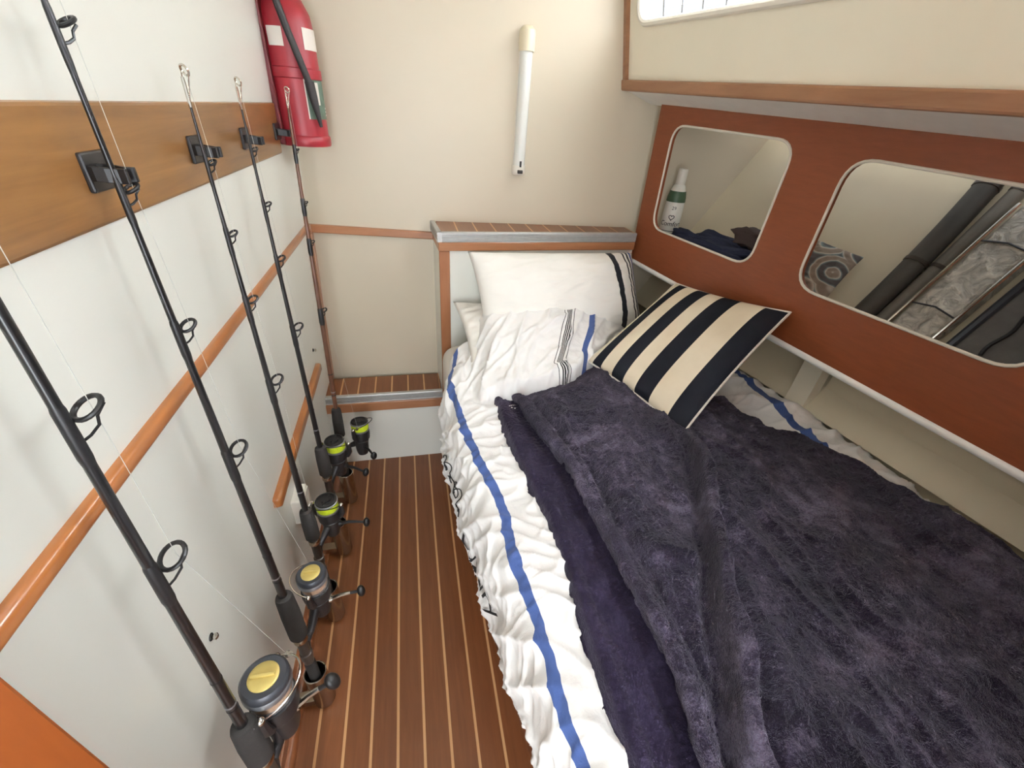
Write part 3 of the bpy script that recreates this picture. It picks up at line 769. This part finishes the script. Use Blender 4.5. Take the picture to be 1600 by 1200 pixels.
def stripe_mat():
    m = NT('striped_canvas'); u, v = m.uv('UVMap')
    # v: 1 at the far upper-left edge, 0 at the near lower-right edge
    vv = m.coord(); n = m.noise(vv, 9, 4)
    dark_ = None
    for c_, w_ in ((.885, .048), (.655, .060), (.400, .072), (.075, .075)):
        q = m.math('COMPARE', v, c_, w_); dark_ = q if dark_ is None else m.math('MAXIMUM', dark_, q)
    cream = m.ramp(n, [(.3, srgb(214, 199, 174)), (.7, srgb(228, 216, 194))]); nav = m.ramp(n, [(.3, srgb(28, 29, 36)), (.7, srgb(38, 40, 48))])
    m.color(m.mix(dark_, cream, nav)); m.set(Roughness=.9, Specular_IOR_Level=.15)
    m.bump(m.noise(vv, 600, 2), .2, .001); return m.m
cu_, ring = pillow('cushion', [(.835, 1.165, .920), (.520, 1.060, .708), (.640, .690, .700), (.925, .800, .975)], .055, stripe_mat(), noise=.0025, seed=15, pinch=.10)
# corner order: TL=top(far upper), TR=left, BR=bottom, BL=right ; u runs top->left, v 1 = upper-left edge
tag(cu_, 'square cushion with navy and cream stripes leaning on the mahogany panel', 'cushion')
obj('piping', MB().tube([tuple(p) for p in ring], .0032, 6, closed=True), M['paper'], cu_, smooth=True)

# ------------------------------------------------------------------ lamp on the bulkhead
lx, lz0, lz1 = .385, 1.168, 1.572
ly = FARY(lx)
lp = thing('wall_lamp', 'slim white tube lamp mounted upright on the cream bulkhead', 'lamp', (lx, ly, lz0))
def dprof(w, d):  # half-round section, flat on the wall: (x, out)
    return [(-w, 0)] + [(-w * cos(radians(a)), d * .35 + d * .65 * sin(radians(a))) for a in range(0, 181, 15)] + [(w, 0)]
def vsweep(w, d, z0, z1, taper0=1, taper1=1, n=6):
    mb = MB(); pts = []; fr = []
    for i in range(n + 1):
        t = i / n; k = 1 + (taper0 - 1) * max(0, 1 - t * 4) ** 2 + (taper1 - 1) * max(0, 1 - (1 - t) * 4) ** 2
        pts.append((lx, ly + .002, z0 + (z1 - z0) * t)); fr.append(((k, 0, 0), (0, -k, 0)))
    return mb.sweep(dprof(w, d), pts, fr)
obj('base', vsweep(.021, .012, lz0 + .015, lz1 - .03), M['plastic'], lp, smooth=True)
obj('end_cap', vsweep(.0235, .040, lz1 - .062, lz1, 1, .6), M['ivory'], lp, smooth=True)
ec = obj('end_cap', vsweep(.0225, .036, lz0, lz0 + .03, .85, 1), M['plastic'], lp, smooth=True)
obj('diffuser', vsweep(.0195, .034, lz0 + .03, lz1 - .062), M['diff'], lp, smooth=True)
obj('clip', MB().box((lx - .003, ly - .037, lz0 + .026), (lx + .003, ly - .030, lz0 + .044)), M['dark'], lp)
obj('switch', MB().box((lx - .009, ly - .040, lz0 + .006), (lx + .009, ly - .030, lz0 + .017)), M['dark'], lp, bevel=.002)

# ------------------------------------------------------------------ fire extinguisher
ex, ey, ez = -.274, 1.478, 1.236
fe = thing('fire_extinguisher', 'red fire extinguisher hanging high in the left corner of the bulkhead', 'fire extinguisher', (ex, ey, ez))
er = .062
obj('body', MB().lathe([(er - .006, 0), (er, .006), (er, .255), (er * .94, .285), (er * .72, .312), (er * .40, .326), (.020, .332), (.020, .352)], (ex, ey, ez), (0, 0, 1), 40), M['red'], fe, smooth=True)
obj('base_ring', MB().lathe([(er + .002, 0), (er + .004, .004), (er + .004, .022), (er + .001, .026)], (ex, ey, ez - .004), (0, 0, 1), 40), M['red'], fe, smooth=True)
obj('bracket', MB().box((WLX(1.4) - .004, ey - .058, ez - .002), (WLX(1.4) + .010, ey + .040, ez + .40)), M['maroon'], fe, bevel=.004)
obj('strap', MB().lathe([(er + .0015, 0), (er + .004, .002), (er + .004, .022), (er + .0015, .024)], (ex, ey, ez + .150), (0, 0, 1), 40), M['red'], fe, smooth=True)
vm = obj('valve', MB().lathe([(.024, 0), (.024, .02), (.018, .024), (.018, .06)], (ex, ey, ez + .350), (0, 0, 1), 20), M['dark'], fe, smooth=True)
obj('lever', MB().box((ex - .012, ey - .09, ez + .405), (ex + .012, ey + .02, ez + .413)), M['dark'], vm, bevel=.003)
def cyl_patch(a0, a1, z0, z1, off, n=12):
    mb = MB(); vs = []; 
    for i in range(n + 1):
        a = radians(a0 + (a1 - a0) * i / n)
        for z in (z0, z1): vs.append((ex + (er + off) * cos(a), ey + (er + off) * sin(a), z))
    return mb.add(vs, [(2 * i, 2 * i + 2, 2 * i + 3, 2 * i + 1) for i in range(n)])
obj('label_band', cyl_patch(-48, 25, ez + .212, ez + .256, .0012), M['paper'], fe)
obj('small_label', cyl_patch(-128, -92, ez + .214, ez + .252, .0012), M['paper'], fe)
gl = obj('instruction_label', cyl_patch(-62, 30, ez + .062, ez + .152, .0012), M['greenlab'], fe)
obj('white_panel', cyl_patch(-40, -26, ez + .095, ez + .145, .0018), M['paper'], gl)
obj('white_edge', cyl_patch(-64, -61, ez + .062, ez + .152, .0018), M['paper'], gl)
for k in range(3): obj('print_line', cyl_patch(-5, 8, ez + .070 + .008 * k, ez + .074 + .008 * k, .0018), M['paper'], gl)
hp = []
for i in range(30):
    t = i / 29; a = radians(-96 + 42 * t ** 1.3); r_ = er + .010 + .004 * sin(t * pi)
    hp.append((ex + r_ * cos(a), ey + r_ * sin(a), ez + .345 - t * .205))
obj('hose', MB().tube([(ex, ey - .02, ez + .375)] + hp, .0085, 12), M['hose'], fe, smooth=True)
e0 = Vector(hp[-1]); e1 = e0 + Vector((.012, .006, -.095))
obj('nozzle', MB().tube([e0 + Vector((0, 0, .006)), e0.lerp(e1, .3), e1], [.012, .011, .004], 14), M['hose'], fe, smooth=True)

# ------------------------------------------------------------------ rod rack board and clips
zc = 1.2675
def rboard(y0, y1, z0, z1, t):
    return [(WLX(z0) - .002, y0, z0), (WLX(z0) + t, y0, z0), (WLX(z0) + t, y1, z0), (WLX(z0) - .002, y1, z0),
            (WLX(z1) - .002, y0, z1), (WLX(z1) + t, y0, z1), (WLX(z1) + t, y1, z1), (WLX(z1) - .002, y1, z1)]
tag(obj('rack_board', MB().hexa(rboard(.225, 1.405, 1.214, 1.330, .008)), M['ply'], bevel=.004), 'varnished plywood board across the upper left wall carrying the rod clips', 'board')
clip_labels = {.335: 'rod clip at the near end of the plywood board above the nearest rod',
               .585: 'black rod clip largest in view on the plywood board',
               .850: 'black rod clip second from the largest on the plywood board',
               1.105: 'black rod clip third along the plywood board',
               1.375: 'small rod clip half hidden at the extinguisher end of the board'}
for yc_, lab in clip_labels.items():
    x0 = WLX(zc) + .0082
    t = thing('rod_clip', lab, 'clip', (x0, yc_, zc - .02), 'rod clips on the plywood board')
    obj('plate', MB().box((x0 - .001, yc_ - .024, zc - .019), (x0 + .005, yc_ + .024, zc + .019)), M['graph'], t, bevel=.002)
    for s in (-1, 1):
        pr = [(x0 + .003, yc_ - .012 + s * .008, zc), (x0 + .010, yc_ - .012 + s * .0100, zc), (x0 + .020, yc_ - .012 + s * .0095, zc - .001), (x0 + .030, yc_ - .012 + s * .0065, zc - .002), (x0 + .038, yc_ - .012 + s * .0085, zc - .002)]
        mb = MB(); mb.sweep([(-.0025, -.0075), (.0025, -.0075), (.0025, .0075), (-.0025, .0075)], pr, [((0, 1, 0), (0, 0, 1))] * 5)
        obj('prong', mb, M['black'], t, bevel=.001)
    obj('screw', MB().ball((x0 + .0055, yc_ + .014, zc), .0045, M=None, n=10), M['chrome'], t, smooth=True)
    obj('screw', MB().ball((x0 + .0055, yc_ - .012, zc), .0045, M=None, n=10), M['chrome'], t, smooth=True)

# ------------------------------------------------------------------ fishing rods with reels
GD = Vector((.55, .83, 0)).normalized()
def fishing_rod(label, bot, top, rad, guides, grip, seat, reel_dir, spool, blank, tip, reel_s=1.0, handle=None, bail_a=0.0, adv=0.0, off=None, roller=3, group='fishing rods along the left wall'):
    bot, top = Vector(bot), Vector(top); ax = (top - bot).normalized()
    at = lambda z: bot + (top - bot) * ((z - bot.z) / (top.z - bot.z))
    rt = thing('fishing_rod', label, 'fishing rod', tuple(bot), group)
    zs = [bot.z + (top.z - bot.z) * i / 24 for i in range(25)]
    rr = [float(np.interp(z, rad[0], rad[1])) for z in zs]
    bl_ = obj('blank', MB().tube([at(z) for z in zs], rr, 14), blank, rt, smooth=True)
    for z, R in guides:
        rb = float(np.interp(z - .02, rad[0], rad[1])); c = at(z) + GD * (rb + R * 1.05); mb = MB()
        foot1 = at(z) + GD * rb * .9; foot2 = at(z - R * 2.2) + GD * rb * .9
        tiltax = (ax * .85 - GD * .52).normalized()
        g = obj('guide', mb.tube([foot2, foot2 + GD * R * .55 + ax * R * .15, foot2 + GD * R * 1.25 + ax * R * .62, foot2.lerp(c, .5) + GD * R * .86 + ax * R * .25, c + (ax * -.15 + GD * .95).normalized() * R], .0011 + R * .03, 6), M['black'], rt, smooth=True)
        mb = MB(); mb.torus(c, tiltax, R, .0012 + R * .10, 20, 8); obj('ring', mb, M['black'], g, smooth=True)
        obj('wrap', MB().tube([at(z + .012), at(z + .008), at(z - R * 2.4 - .012), at(z - R * 2.4 - .022)], [rb * .98, rb * 1.12, rb * 1.2, rb * 1.02], 14), M['black'], g, smooth=True)
    if tip:
        tt = obj('tip_top', MB().tube([at(top.z - .03), top, top + ax * .006], [.0024, .0026, .0022], 8), M['chrome'], rt, smooth=True)
        c = top + ax * .014 + GD * .006
        obj('ring', MB().torus(c, (ax * .3 + GD * .9).normalized(), .0065, .0017, 16, 6), M['chrome'], tt, smooth=True)
        for s in (-1, 1):
            sd = ax.cross(GD) * s
            obj('strut', MB().tube([top - ax * .022 + sd * .002, c + sd * .0075], .0009, 5), M['chrome'], tt, smooth=True)
    g0, g1, gr = grip
    obj('fore_grip', MB().lathe([(gr * .80, 0), (gr, .006), (gr, (g1 - g0) * .55), (gr * .90, (g1 - g0) - .012), (gr * .80, (g1 - g0) - .004), (gr * .5, (g1 - g0))], at(g0), ax, 22), M['foam'], rt, smooth=True)
    s0, s1 = seat
    so = obj('reel_seat', MB().lathe([(gr * .62, 0), (gr * .62, .02), (gr * .74, .022), (gr * .74, .040), (gr * .6, .042), (gr * .6, s1 - s0)], at(s0), ax, 20), M['seatm'], rt, smooth=True)
    obj('locking_ring', MB().lathe([(gr * .70, 0), (gr * .78, .003), (gr * .78, .012), (gr * .70, .015)], at(s1 - .022), ax, 20), M['steel'], so, smooth=True)
    obj('rear_grip', MB().lathe([(gr * .55, 0), (gr * .70, .006), (gr * .66, max(.02, s0 - bot.z - .01)), (gr * .62, max(.03, s0 - bot.z))], bot, ax, 20), M['foam'], rt, smooth=True)
    # bands
    for zb in (g1 + .05, g1 + .062, g1 + .13):
        rb = float(np.interp(zb, rad[0], rad[1])) * 1.06
        obj('thread_band', MB().tube([at(zb), at(zb + .004)], rb, 14), M['spoolgrey'] if zb == g1 + .062 else M['black'], rt, smooth=True)
    # ---- reel
    D = Vector(reel_dir); D = (D - ax * D.dot(ax)).normalized(); Sd = ax.cross(D)     # D out from rod, Sd sideways
    s = reel_s; zf = (s0 + s1) / 2 + .01; F = at(zf) 
    off = off or (.060 * s + gr * .6)
    re_ = lambda d, a, w=0: F + D * (d) + ax * a + Sd * w
    stem = obj('reel_foot', MB().tube([re_(gr * .62, -.028 * s), re_(gr * .66, .0), re_(gr * .62, .03 * s)], [.004 * s, .007 * s, .004 * s], 10), M['graph'], rt, smooth=True)
    obj('stem', MB().tube([re_(gr * .6, .004), re_(gr * .6 + .018 * s, .008 * s), re_(off - .012 * s, .024 * s + adv)], [.009 * s, .0075 * s, .011 * s], 10), M['graph'], stem, smooth=True)
    C = re_(off, adv)
    body = obj('reel_body', MB().lathe([(.006 * s, -.022 * s), (.016 * s, -.016 * s), (.020 * s, 0), (.021 * s, .024 * s), (.023 * s, .036 * s), (.019 * s, .040 * s)], C, ax, 20), M['graph'], rt, smooth=True)
    rot_ = obj('rotor', MB().lathe([(.020 * s, .040 * s), (.027 * s, .044 * s), (.0285 * s, .060 * s), (.0275 * s, .072 * s), (.022 * s, .074 * s)], C, ax, 28), M['graph'], rt, smooth=True)
    u1 = (D * cos(bail_a) + Sd * sin(bail_a)).normalized(); u2 = ax.cross(u1)
    for sg in (-1, 1):
        arm = [C + u1 * sg * .028 * s + ax * .050 * s, C + u1 * sg * .036 * s + ax * .066 * s, C + u1 * sg * .037 * s + ax * .094 * s]
        obj('rotor_arm', MB().tube(arm, [.007 * s, .0075 * s, .005 * s], 8), M['graph'], rot_, smooth=True)
        obj('pivot', MB().ball(arm[-1], .0055 * s, n=10), M['chrome'], rot_, smooth=True)
    bw = []
    for i in range(25):
        a = pi * i / 24
        bw.append(C + u1 * (.037 * s * cos(a)) + u2 * (.040 * s * sin(a)) + ax * (.094 * s + .020 * s * sin(a)))
    obj('bail', MB().tube(bw, .0012 * s, 6), M['chrome'] if spool == 'gold' else M['black'], rot_, smooth=True)
    obj('line_roller', MB().tube([bw[roller - 1], bw[roller]], .0042 * s, 10), M['chrome'], rot_, smooth=True)
    sr = .0275 * s
    if spool == 'gold':
        spo = obj('spool', MB().lathe([(sr * .9, .074 * s), (sr * .93, .078 * s), (sr * .93, .080 * s)], C, ax, 32), M['spoolgrey'], rt, smooth=True)
        obj('wound_line', MB().lathe([(sr * .86, .080 * s), (sr * .88, .082 * s), (sr * .88, .098 * s), (sr * .86, .099 * s)], C, ax, 32), M['mono'], spo, smooth=True)
        obj('lip', MB().lathe([(sr * .9, .098 * s), (sr * 1.05, .100 * s), (sr * 1.06, .106 * s), (sr * 1.0, .109 * s)], C, ax, 32), M['spoolgrey'], spo, smooth=True)
        obj('drag_housing', MB().lathe([(sr * 1.0, .108 * s), (sr * 1.04, .110 * s), (sr * 1.03, .118 * s), (sr * .92, .1215 * s), (sr * .66, .1215 * s)], C, ax, 32), M['slate'], spo, smooth=True)
        kb = obj('drag_knob', MB().lathe([(sr * .66, .119 * s), (sr * .66, .1225 * s), (sr * .60, .1240 * s), (sr * .3, .1245 * s)], C, ax, 32), M['gold'], spo, smooth=True)
        mb = MB(); p0 = C + ax * .126 * s
        mb.tube([p0 - u2 * sr * .5, p0, p0 + u2 * sr * .5], [.0025 * s, .0030 * s, .0025 * s], 8); obj('grip_bar', mb, M['gold'], kb, smooth=True)
    else:
        spo = obj('spool', MB().lathe([(sr * .95, .072 * s), (sr * 1.0, .075 * s), (sr * 1.0, .078 * s), (sr * .9, .079 * s)], C, ax, 32), M['spoolgrey'], rt, smooth=True)
        obj('wound_line', MB().lathe([(sr * .90, .078 * s), (sr * .97, .081 * s), (sr * .97, .098 * s), (sr * .90, .100 * s)], C, ax, 32), M['braid'], spo, smooth=True)
        obj('lip', MB().lathe([(sr * .93, .099 * s), (sr * 1.02, .1005 * s), (sr * 1.02, .1035 * s), (sr * .95, .105 * s)], C, ax, 32), M['spoolgrey'], spo, smooth=True)
        kb = obj('drag_knob', MB().lathe([(sr * .95, .104 * s), (sr * .93, .1085 * s), (sr * .80, .110 * s), (sr * .76, .1065 * s), (sr * .42, .1065 * s), (sr * .38, .111 * s), (sr * .1, .1115 * s)], C, ax, 32), M['black'], spo, smooth=True)
        mb = MB(); p0 = C + ax * .109 * s
        mb.tube([p0 - u2 * sr * .7, p0, p0 + u2 * sr * .7], [.0018 * s, .0028 * s, .0018 * s], 8); obj('grip_bar', mb, M['graph'], kb, smooth=True)
    # handle reaches into the cabin
    if handle:
        hd = Vector(handle); h0 = C + ax * .018 * s; hdir = hd.normalized(); L = hd.length
        h1 = h0 + hdir * .026 * s; kn = h0 + hd
        shaft = obj('handle_shaft', MB().tube([h0, h1], [.009 * s, .007 * s], 10), M['chrome'] if spool == 'gold' else M['graph'], rt, smooth=True)
        bend = h1.lerp(kn, .62) + ax * .004
        obj('crank_arm', MB().tube([h1 - hdir * .004, h1.lerp(bend, .5) + ax * .003, bend], [.0052 * s, .004 * s, .0036 * s], 8), M['chrome'] if spool == 'gold' else M['black'], shaft, smooth=True)
        obj('knob_stem', MB().tube([bend - hdir * .004, kn], .0034 * s, 8), M['black'], shaft, smooth=True)
        mk = MB(); rotm = hdir.to_track_quat('Z', 'Y').to_matrix()
        mk.ball(kn, .0105 * s, .0150 * s, .0085 * s, rotm, 14); obj('knob', mk, M['black'], shaft, smooth=True)
    # line running up through the guides
    pts = [bw[roller]] + [at(z) + GD * (float(np.interp(z - .02, rad[0], rad[1])) + R * 1.3) for z, R in sorted(guides)]
    if tip: pts.append(top + ax * .014 + GD * .006)
    obj('line', MB().tube(pts, .00032, 4, caps=False), M['line'], rt)
    return rt

def holder(label, bot, lean=(0, 0, 1), r=.026, h=.15):
    t = thing('rod_holder', label, 'rod holder', bot, 'steel rod holder tubes along the baseboard')
    b = Vector(bot); ax = Vector(lean).normalized()
    mb = MB(); n = 28; u = ax.orthogonal().normalized(); w = ax.cross(u)
    prof = [(r * .55, .0), (r * .86, .004), (r, .014), (r, h), (r - .0025, h), (r - .0025, .012)]
    mb.lathe(prof, b, ax, n); obj('tube', mb, M['steel'], t, smooth=True)
    obj('rim', MB().torus(b + ax * h, ax, r - .001, .0018, 28, 6), M['chrome'], t, smooth=True)
    x1 = -.368; yb = b.y
    obj('bracket', MB().box((x1 - .001, yb - .014, .018), (b.x - r * .7, yb + .014, .042)), M['steel'], t, bevel=.002)
    return t

R = -.300
GR = ([.05, .5, .84, 1.27, 1.6, 2.0], )
fishing_rod('nearest black fishing rod, with the largest gold capped reel', (R, .297, .07), (R, .402, 1.95),
            ([.05, .45, .67, .87, 1.07, 1.2, 1.95], [.010, .0088, .0072, .0060, .0049, .0044, .002]), [(1.105, .0125), (.900, .0150), (1.29, .010)], (.415, .535, .021), (.30, .415),
            (.35, .94, 0), 'gold', M['blank'], True, 1.32, (.09, .02, .045), radians(200), .025, .058, 21)
fishing_rod('black fishing rod in the largest clip, with a gold capped reel and chrome handle', (R, .548, .04), (R, .572, 1.75),
            ([.05, .45, .84, 1.05, 1.27, 1.4, 1.75], [.010, .0082, .0060, .0046, .0029, .0026, .0016]), [(1.392, .0075), (1.253, .0075), (1.088, .010), (.872, .0135)], (.335, .492, .019), (.22, .335),
            (.42, .90, 0), 'gold', M['blank'], True, 1.12, (.095, .005, .01), radians(20), .03)
fishing_rod('black fishing rod with a yellow braid reel and wire tip in the second clip', (R, .772, .04), (R, .812, 1.355),
            ([.05, .45, .82, 1.12, 1.27, 1.355], [.010, .0076, .0056, .0036, .0022, .0014]), [(1.253, .0062), (1.146, .0072), (1.028, .0092), (.852, .0125)], (.375, .482, .018), (.255, .375),
            (.42, .90, 0), 'yellow', M['blank'], True, 1.06, (.095, -.01, .0), radians(100))
fishing_rod('slim black fishing rod with a yellow braid reel in the third clip', (R, 1.005, .04), (R, 1.045, 1.350),
            ([.05, .45, .82, 1.12, 1.27, 1.35], [.010, .0074, .0055, .0034, .0022, .0014]), [(1.253, .0060), (1.150, .0070), (1.034, .0090), (.862, .0120)], (.375, .485, .0185), (.255, .375),
            (.30, .95, 0), 'yellow', M['blank'], True, 1.13, (.085, -.035, -.015), radians(100))
fishing_rod('brown fishing rod in the corner in front of the extinguisher, with a yellow reel', (R, 1.238, .04), (-.285, 1.376, 1.346),
            ([.05, .42, .75, 1.0, 1.23, 1.343], [.010, .0074, .0072, .0060, .0042, .0018]), [(1.228, .0045), (1.098, .005), (.992, .006), (.784, .0085)], (.315, .435, .018), (.20, .315),
            (.92, -.25, 0), 'yellow', M['bronze'], True, 1.12, (.045, -.07, .0), radians(-100))
for lab, y_ in (('steel rod holder tube under the nearest rod', .324), ('steel rod holder tube under the chrome handled gold reel', .548),
                ('steel rod holder tube under the largest yellow braid reel', .772), ('steel rod holder tube under the third clip rod', 1.005), ('steel rod holder tube of the brown corner rod', 1.238)):
    holder(lab, (R + .004, y_, .003), (-.02, .03, 1))

# small fittings on the left wall
ob = thing('outlet_box', 'small white plastic box low on the left wall behind the yellow reel', 'outlet', (WLX(.37), .915, .315))
obj('body', MB().box((WLX(.37) - .004, .880, .318), (WLX(.37) + .030, .952, .410)), M['plastic'], ob, bevel=.005)
obj('cover', MB().box((WLX(.37) + .030, .886, .324), (WLX(.37) + .033, .946, .404)), M['plastic'], ob, bevel=.002)
for lab, y_, z_ in (('small chrome hook on the left wall beside the nearest rod', .432, .598), ('tiny chrome stud on the left wall near the far corner', 1.403, .603)):
    h = thing('wall_stud', lab, 'stud', (WLX(z_), y_, z_), 'chrome studs on the left wall')
    obj('head', MB().lathe([(.002, -.002), (.003, .004), (.0055, .006), (.0055, .009), (.003, .011)], (WLX(z_), y_, z_), (1, 0, 0), 14), M['chrome'], h, smooth=True)
    obj('collar', MB().torus((WLX(z_) + .001, y_, z_), (1, 0, 0), .0055, .0012, 14, 6), M['black'], h, smooth=True)

# ------------------------------------------------------------------ things behind the panel
zsf = .9555
bx, by = .968, 1.492
bo = thing('fabric_softener_bottle', 'white softener bottle with green band standing on the shelf in the far opening', 'bottle', (bx, by, zsf))
br_ = .034
obj('body', MB().lathe([(br_ * .8, 0), (br_ * .98, .008), (br_, .02), (br_, .14), (br_ * .97, .165), (br_ * .9, .185), (br_ * .62, .212), (br_ * .45, .220)], (bx, by, zsf), (0, 0, 1), 30), plain('bottle_white', srgb(226, 224, 214), .35, var=.03), bo, smooth=True)
obj('cap', MB().lathe([(br_ * .50, .216), (br_ * .50, .262), (br_ * .46, .268), (br_ * .2, .270)], (bx, by, zsf), (0, 0, 1), 20), M['plastic'], bo, smooth=True)
obj('neck_band', MB().lathe([(br_ * .97 + .001, .160), (br_ * .93 + .001, .176), (br_ * .80 + .001, .196)], (bx, by, zsf), (0, 0, 1), 30), plain('green_band', srgb(70, 96, 70), .45), bo, smooth=True)
def wrap(v, cz, a_c):
    out = []
    for q in v:
        a = a_c + q[0] / (br_ + .001); out.append((bx + (br_ + .0012) * cos(a), by + (br_ + .0012) * sin(a), zsf + cz + q[1]))
    return out
AC = math.atan2(-by, -bx)
v, f = text_mesh('Comfort', .024, .15); v = [(q[0] - .040, q[1], 0) for q in v]
obj('brand_print', (wrap(v, .078, AC), f), ink, bo)
v, f = text_mesh('29', .016, 0); v = [(q[0] - .006, q[1], 0) for q in v]
obj('number_print', (wrap(v, .135, AC), f), ink, bo)
hv = []
for i in range(24):
    a = 2 * pi * i / 24; hv.append((.0006 * 16 * sin(a) ** 3, .0006 * (13 * cos(a) - 5 * cos(2 * a) - 2 * cos(3 * a) - cos(4 * a))))
obj('heart_print', MB().tube([Vector(p) for p in wrap(hv, .108, AC)], .0013, 5, closed=True), ink, bo, smooth=True)
for k in range(2): obj('print_line', MB().tube([Vector(p) for p in wrap([(-.03 + i * .006, 0) for i in range(11)], .060 - k * .010, AC)], .0010, 5), ink, bo, smooth=True)

navy = plain('navy_towel', srgb(34, 40, 66), .95, var=.15, scale=40, bump=.7, bscale=320, bdist=.003)
def soft_box(c, sx, sy, sz, n=20, amp=.006, seed=0, rz=0.0):
    mb = MB(); vs = []; fs = []
    for i in range(n + 1):
        for j in range(n + 1):
            t = pi * (i / n) - pi / 2; a = 2 * pi * j / n
            e1, e2 = .45, .45
            f_ = lambda q, e: math.copysign(abs(q) ** e, q)
            x_, y_, z_ = f_(cos(t), e1) * f_(cos(a), e2), f_(cos(t), e1) * f_(sin(a), e2), f_(sin(t), e1)
            k = 1 + amp / sx * float(gnoise(np.array(x_ * 2 + y_), np.array(z_ * 2 + y_ * 1.7), seed)) * 3
            px, py = x_ * sx * k, y_ * sy * k
            vs.append((c[0] + px * cos(rz) - py * sin(rz), c[1] + px * sin(rz) + py * cos(rz), c[2] + z_ * sz * k))
    for i in range(n):
        for j in range(n): fs.append((i * (n + 1) + j, i * (n + 1) + j + 1, (i + 1) * (n + 1) + j + 1, (i + 1) * (n + 1) + j))
    return mb.add(vs, fs)
tag(obj('folded_towel', soft_box((.957, 1.235, zsf + .045), .040, .18, .043, seed=3, rz=.14), navy, smooth=True, sharp=180), 'navy towel folded flat on the shelf beside the softener bottle', 'towel')
tag(obj('folded_towel', soft_box((1.050, 1.24, zsf + .044), .046, .15, .042, seed=7, rz=.14), navy, smooth=True, sharp=180), 'second navy towel humped on the shelf behind the flat one', 'towel')
tag(obj('pouch', soft_box((1.055, 1.15, zsf + .112), .035, .055, .024, seed=11, rz=.14), plain('brown_pouch', srgb(66, 52, 50), .8, var=.1), smooth=True, sharp=180), 'small dark brown pouch lying on the navy towels', 'pouch')
def patt():
    m = NT('ring_pattern'); u, v = m.uv('UVMap'); cmb = m.n('ShaderNodeCombineXYZ'); m.link(u, cmb.inputs[0]); m.link(v, cmb.inputs[1])
    vo = m.n('ShaderNodeTexVoronoi', feature='F1'); vo.inputs['Scale'].default_value = 2.2; m.link(cmb.outputs[0], vo.inputs['Vector'])
    rings = m.math('SINE', m.math('MULTIPLY', vo.outputs['Distance'], 14.0))
    col = m.ramp(m.math('MULTIPLY_ADD', rings, .5, .5), [(.2, srgb(96, 92, 92)), (.45, srgb(132, 150, 150)), (.6, srgb(206, 200, 186)), (.85, srgb(150, 136, 122))])
    m.color(col); m.set(Roughness=.9); return m.m
pc, rg = pillow('cushion', [(1.155, 1.09, 1.105), (1.20, .90, 1.085), (1.10, .87, .962), (1.06, 1.06, .962)], .035, patt(), noise=.004, seed=22)
tag(pc, 'small cushion with grey ring pattern inside the nearer panel opening', 'cushion')
# rib, hoses and insulated bag on the hull slope
def on_hull(y, z, off=0.0): return Vector((HX(y, z) - off, y, z))
dk = plain('dark_grey_hose', srgb(74, 70, 64), .6, var=.1); gy = plain('grey_pipe', srgb(112, 106, 96), .5, var=.08)
for lab, ya, yb, r_, mt_ in (('thick dark grey hose running up the hull beside the silver bag', .815, .86, .026, dk), ('grey pipe running up the hull next to the dark hose', .772, .79, .017, gy)):
    hs_ = thing('hose', lab, 'hose', tuple(on_hull(ya, .957, .03)))
    pts = [on_hull(ya + (yb - ya) * (i / 10) ** 2, .957 + i * .045, r_ * .8 + .002) for i in range(11)]
    pts[0].z = .957
    obj('hose_wall', MB().tube(pts, r_, 14), mt_, hs_, smooth=True)
    for i in (3, 7): obj('clamp', MB().tube([pts[i], pts[i].lerp(pts[i + 1], .18)], r_ * 1.08, 14), M['seatm'], hs_, smooth=True)
foil = NT('crumpled_foil'); vv = foil.coord(); nz = foil.noise(vv, 28, 5, .6, 1.5)
foil.color(foil.ramp(nz, [(.3, srgb(140, 136, 128)), (.7, srgb(226, 220, 208))])); foil.set(Roughness=.42, Metallic=.35); foil.bump(nz, .9, .012)
cb_ = thing('insulated_bag', 'crumpled silver insulated bag leaning on the hull in the nearer opening', 'bag', tuple(on_hull(.69, .958, .03)))
def hull_box(y0, y1, z0, z1, o0, o1):
    return [on_hull(y0, z0, o1), on_hull(y0, z0, o0), on_hull(y1, z0, o0), on_hull(y1, z0, o1), on_hull(y0, z1, o1), on_hull(y0, z1, o0), on_hull(y1, z1, o0), on_hull(y1, z1, o1)]
obj('bag_body', MB().hexa(hull_box(.645, .735, .960, 1.26, .003, .055)), foil.m, cb_, bevel=.010, seg=3)
obj('seam', MB().tube([on_hull(.640, .965, .058), on_hull(.640, 1.255, .058)], .004, 8), M['chrome'], cb_, smooth=True)
obj('seam', MB().tube([on_hull(.738, .965, .058), on_hull(.738, 1.255, .058)], .004, 8), M['chrome'], cb_, smooth=True)
for zz in (1.02, 1.17): obj('crease', MB().tube([on_hull(.642, zz, .0565), on_hull(.69, zz + .01, .058), on_hull(.736, zz + .004, .0565)], .0022, 6), M['slate'], cb_, smooth=True)
gb = thing('grey_sleeve', 'dark grey folded sleeve with black zip below the silver bag', 'sleeve', tuple(on_hull(.55, .958, .03)))
obj('fold', MB().hexa(hull_box(.43, .615, .958, 1.24, .003, .035)), plain('grey_nylon', srgb(96, 92, 88), .6, var=.15, bump=.4, bscale=40, bdist=.01), gb, bevel=.012, seg=3)
obj('zip', MB().tube([on_hull(.56, .97, .038) + Vector((0, .004 * sin(i), i * .012)) + Vector((.0075 * i, 0, 0)) for i in range(14)], .004, 6), M['black'], gb, smooth=True)
obj('edge_fold', MB().tube([on_hull(.615, .965, .034), on_hull(.615, 1.235, .034)], .009, 8), M['slate'], gb, smooth=True)
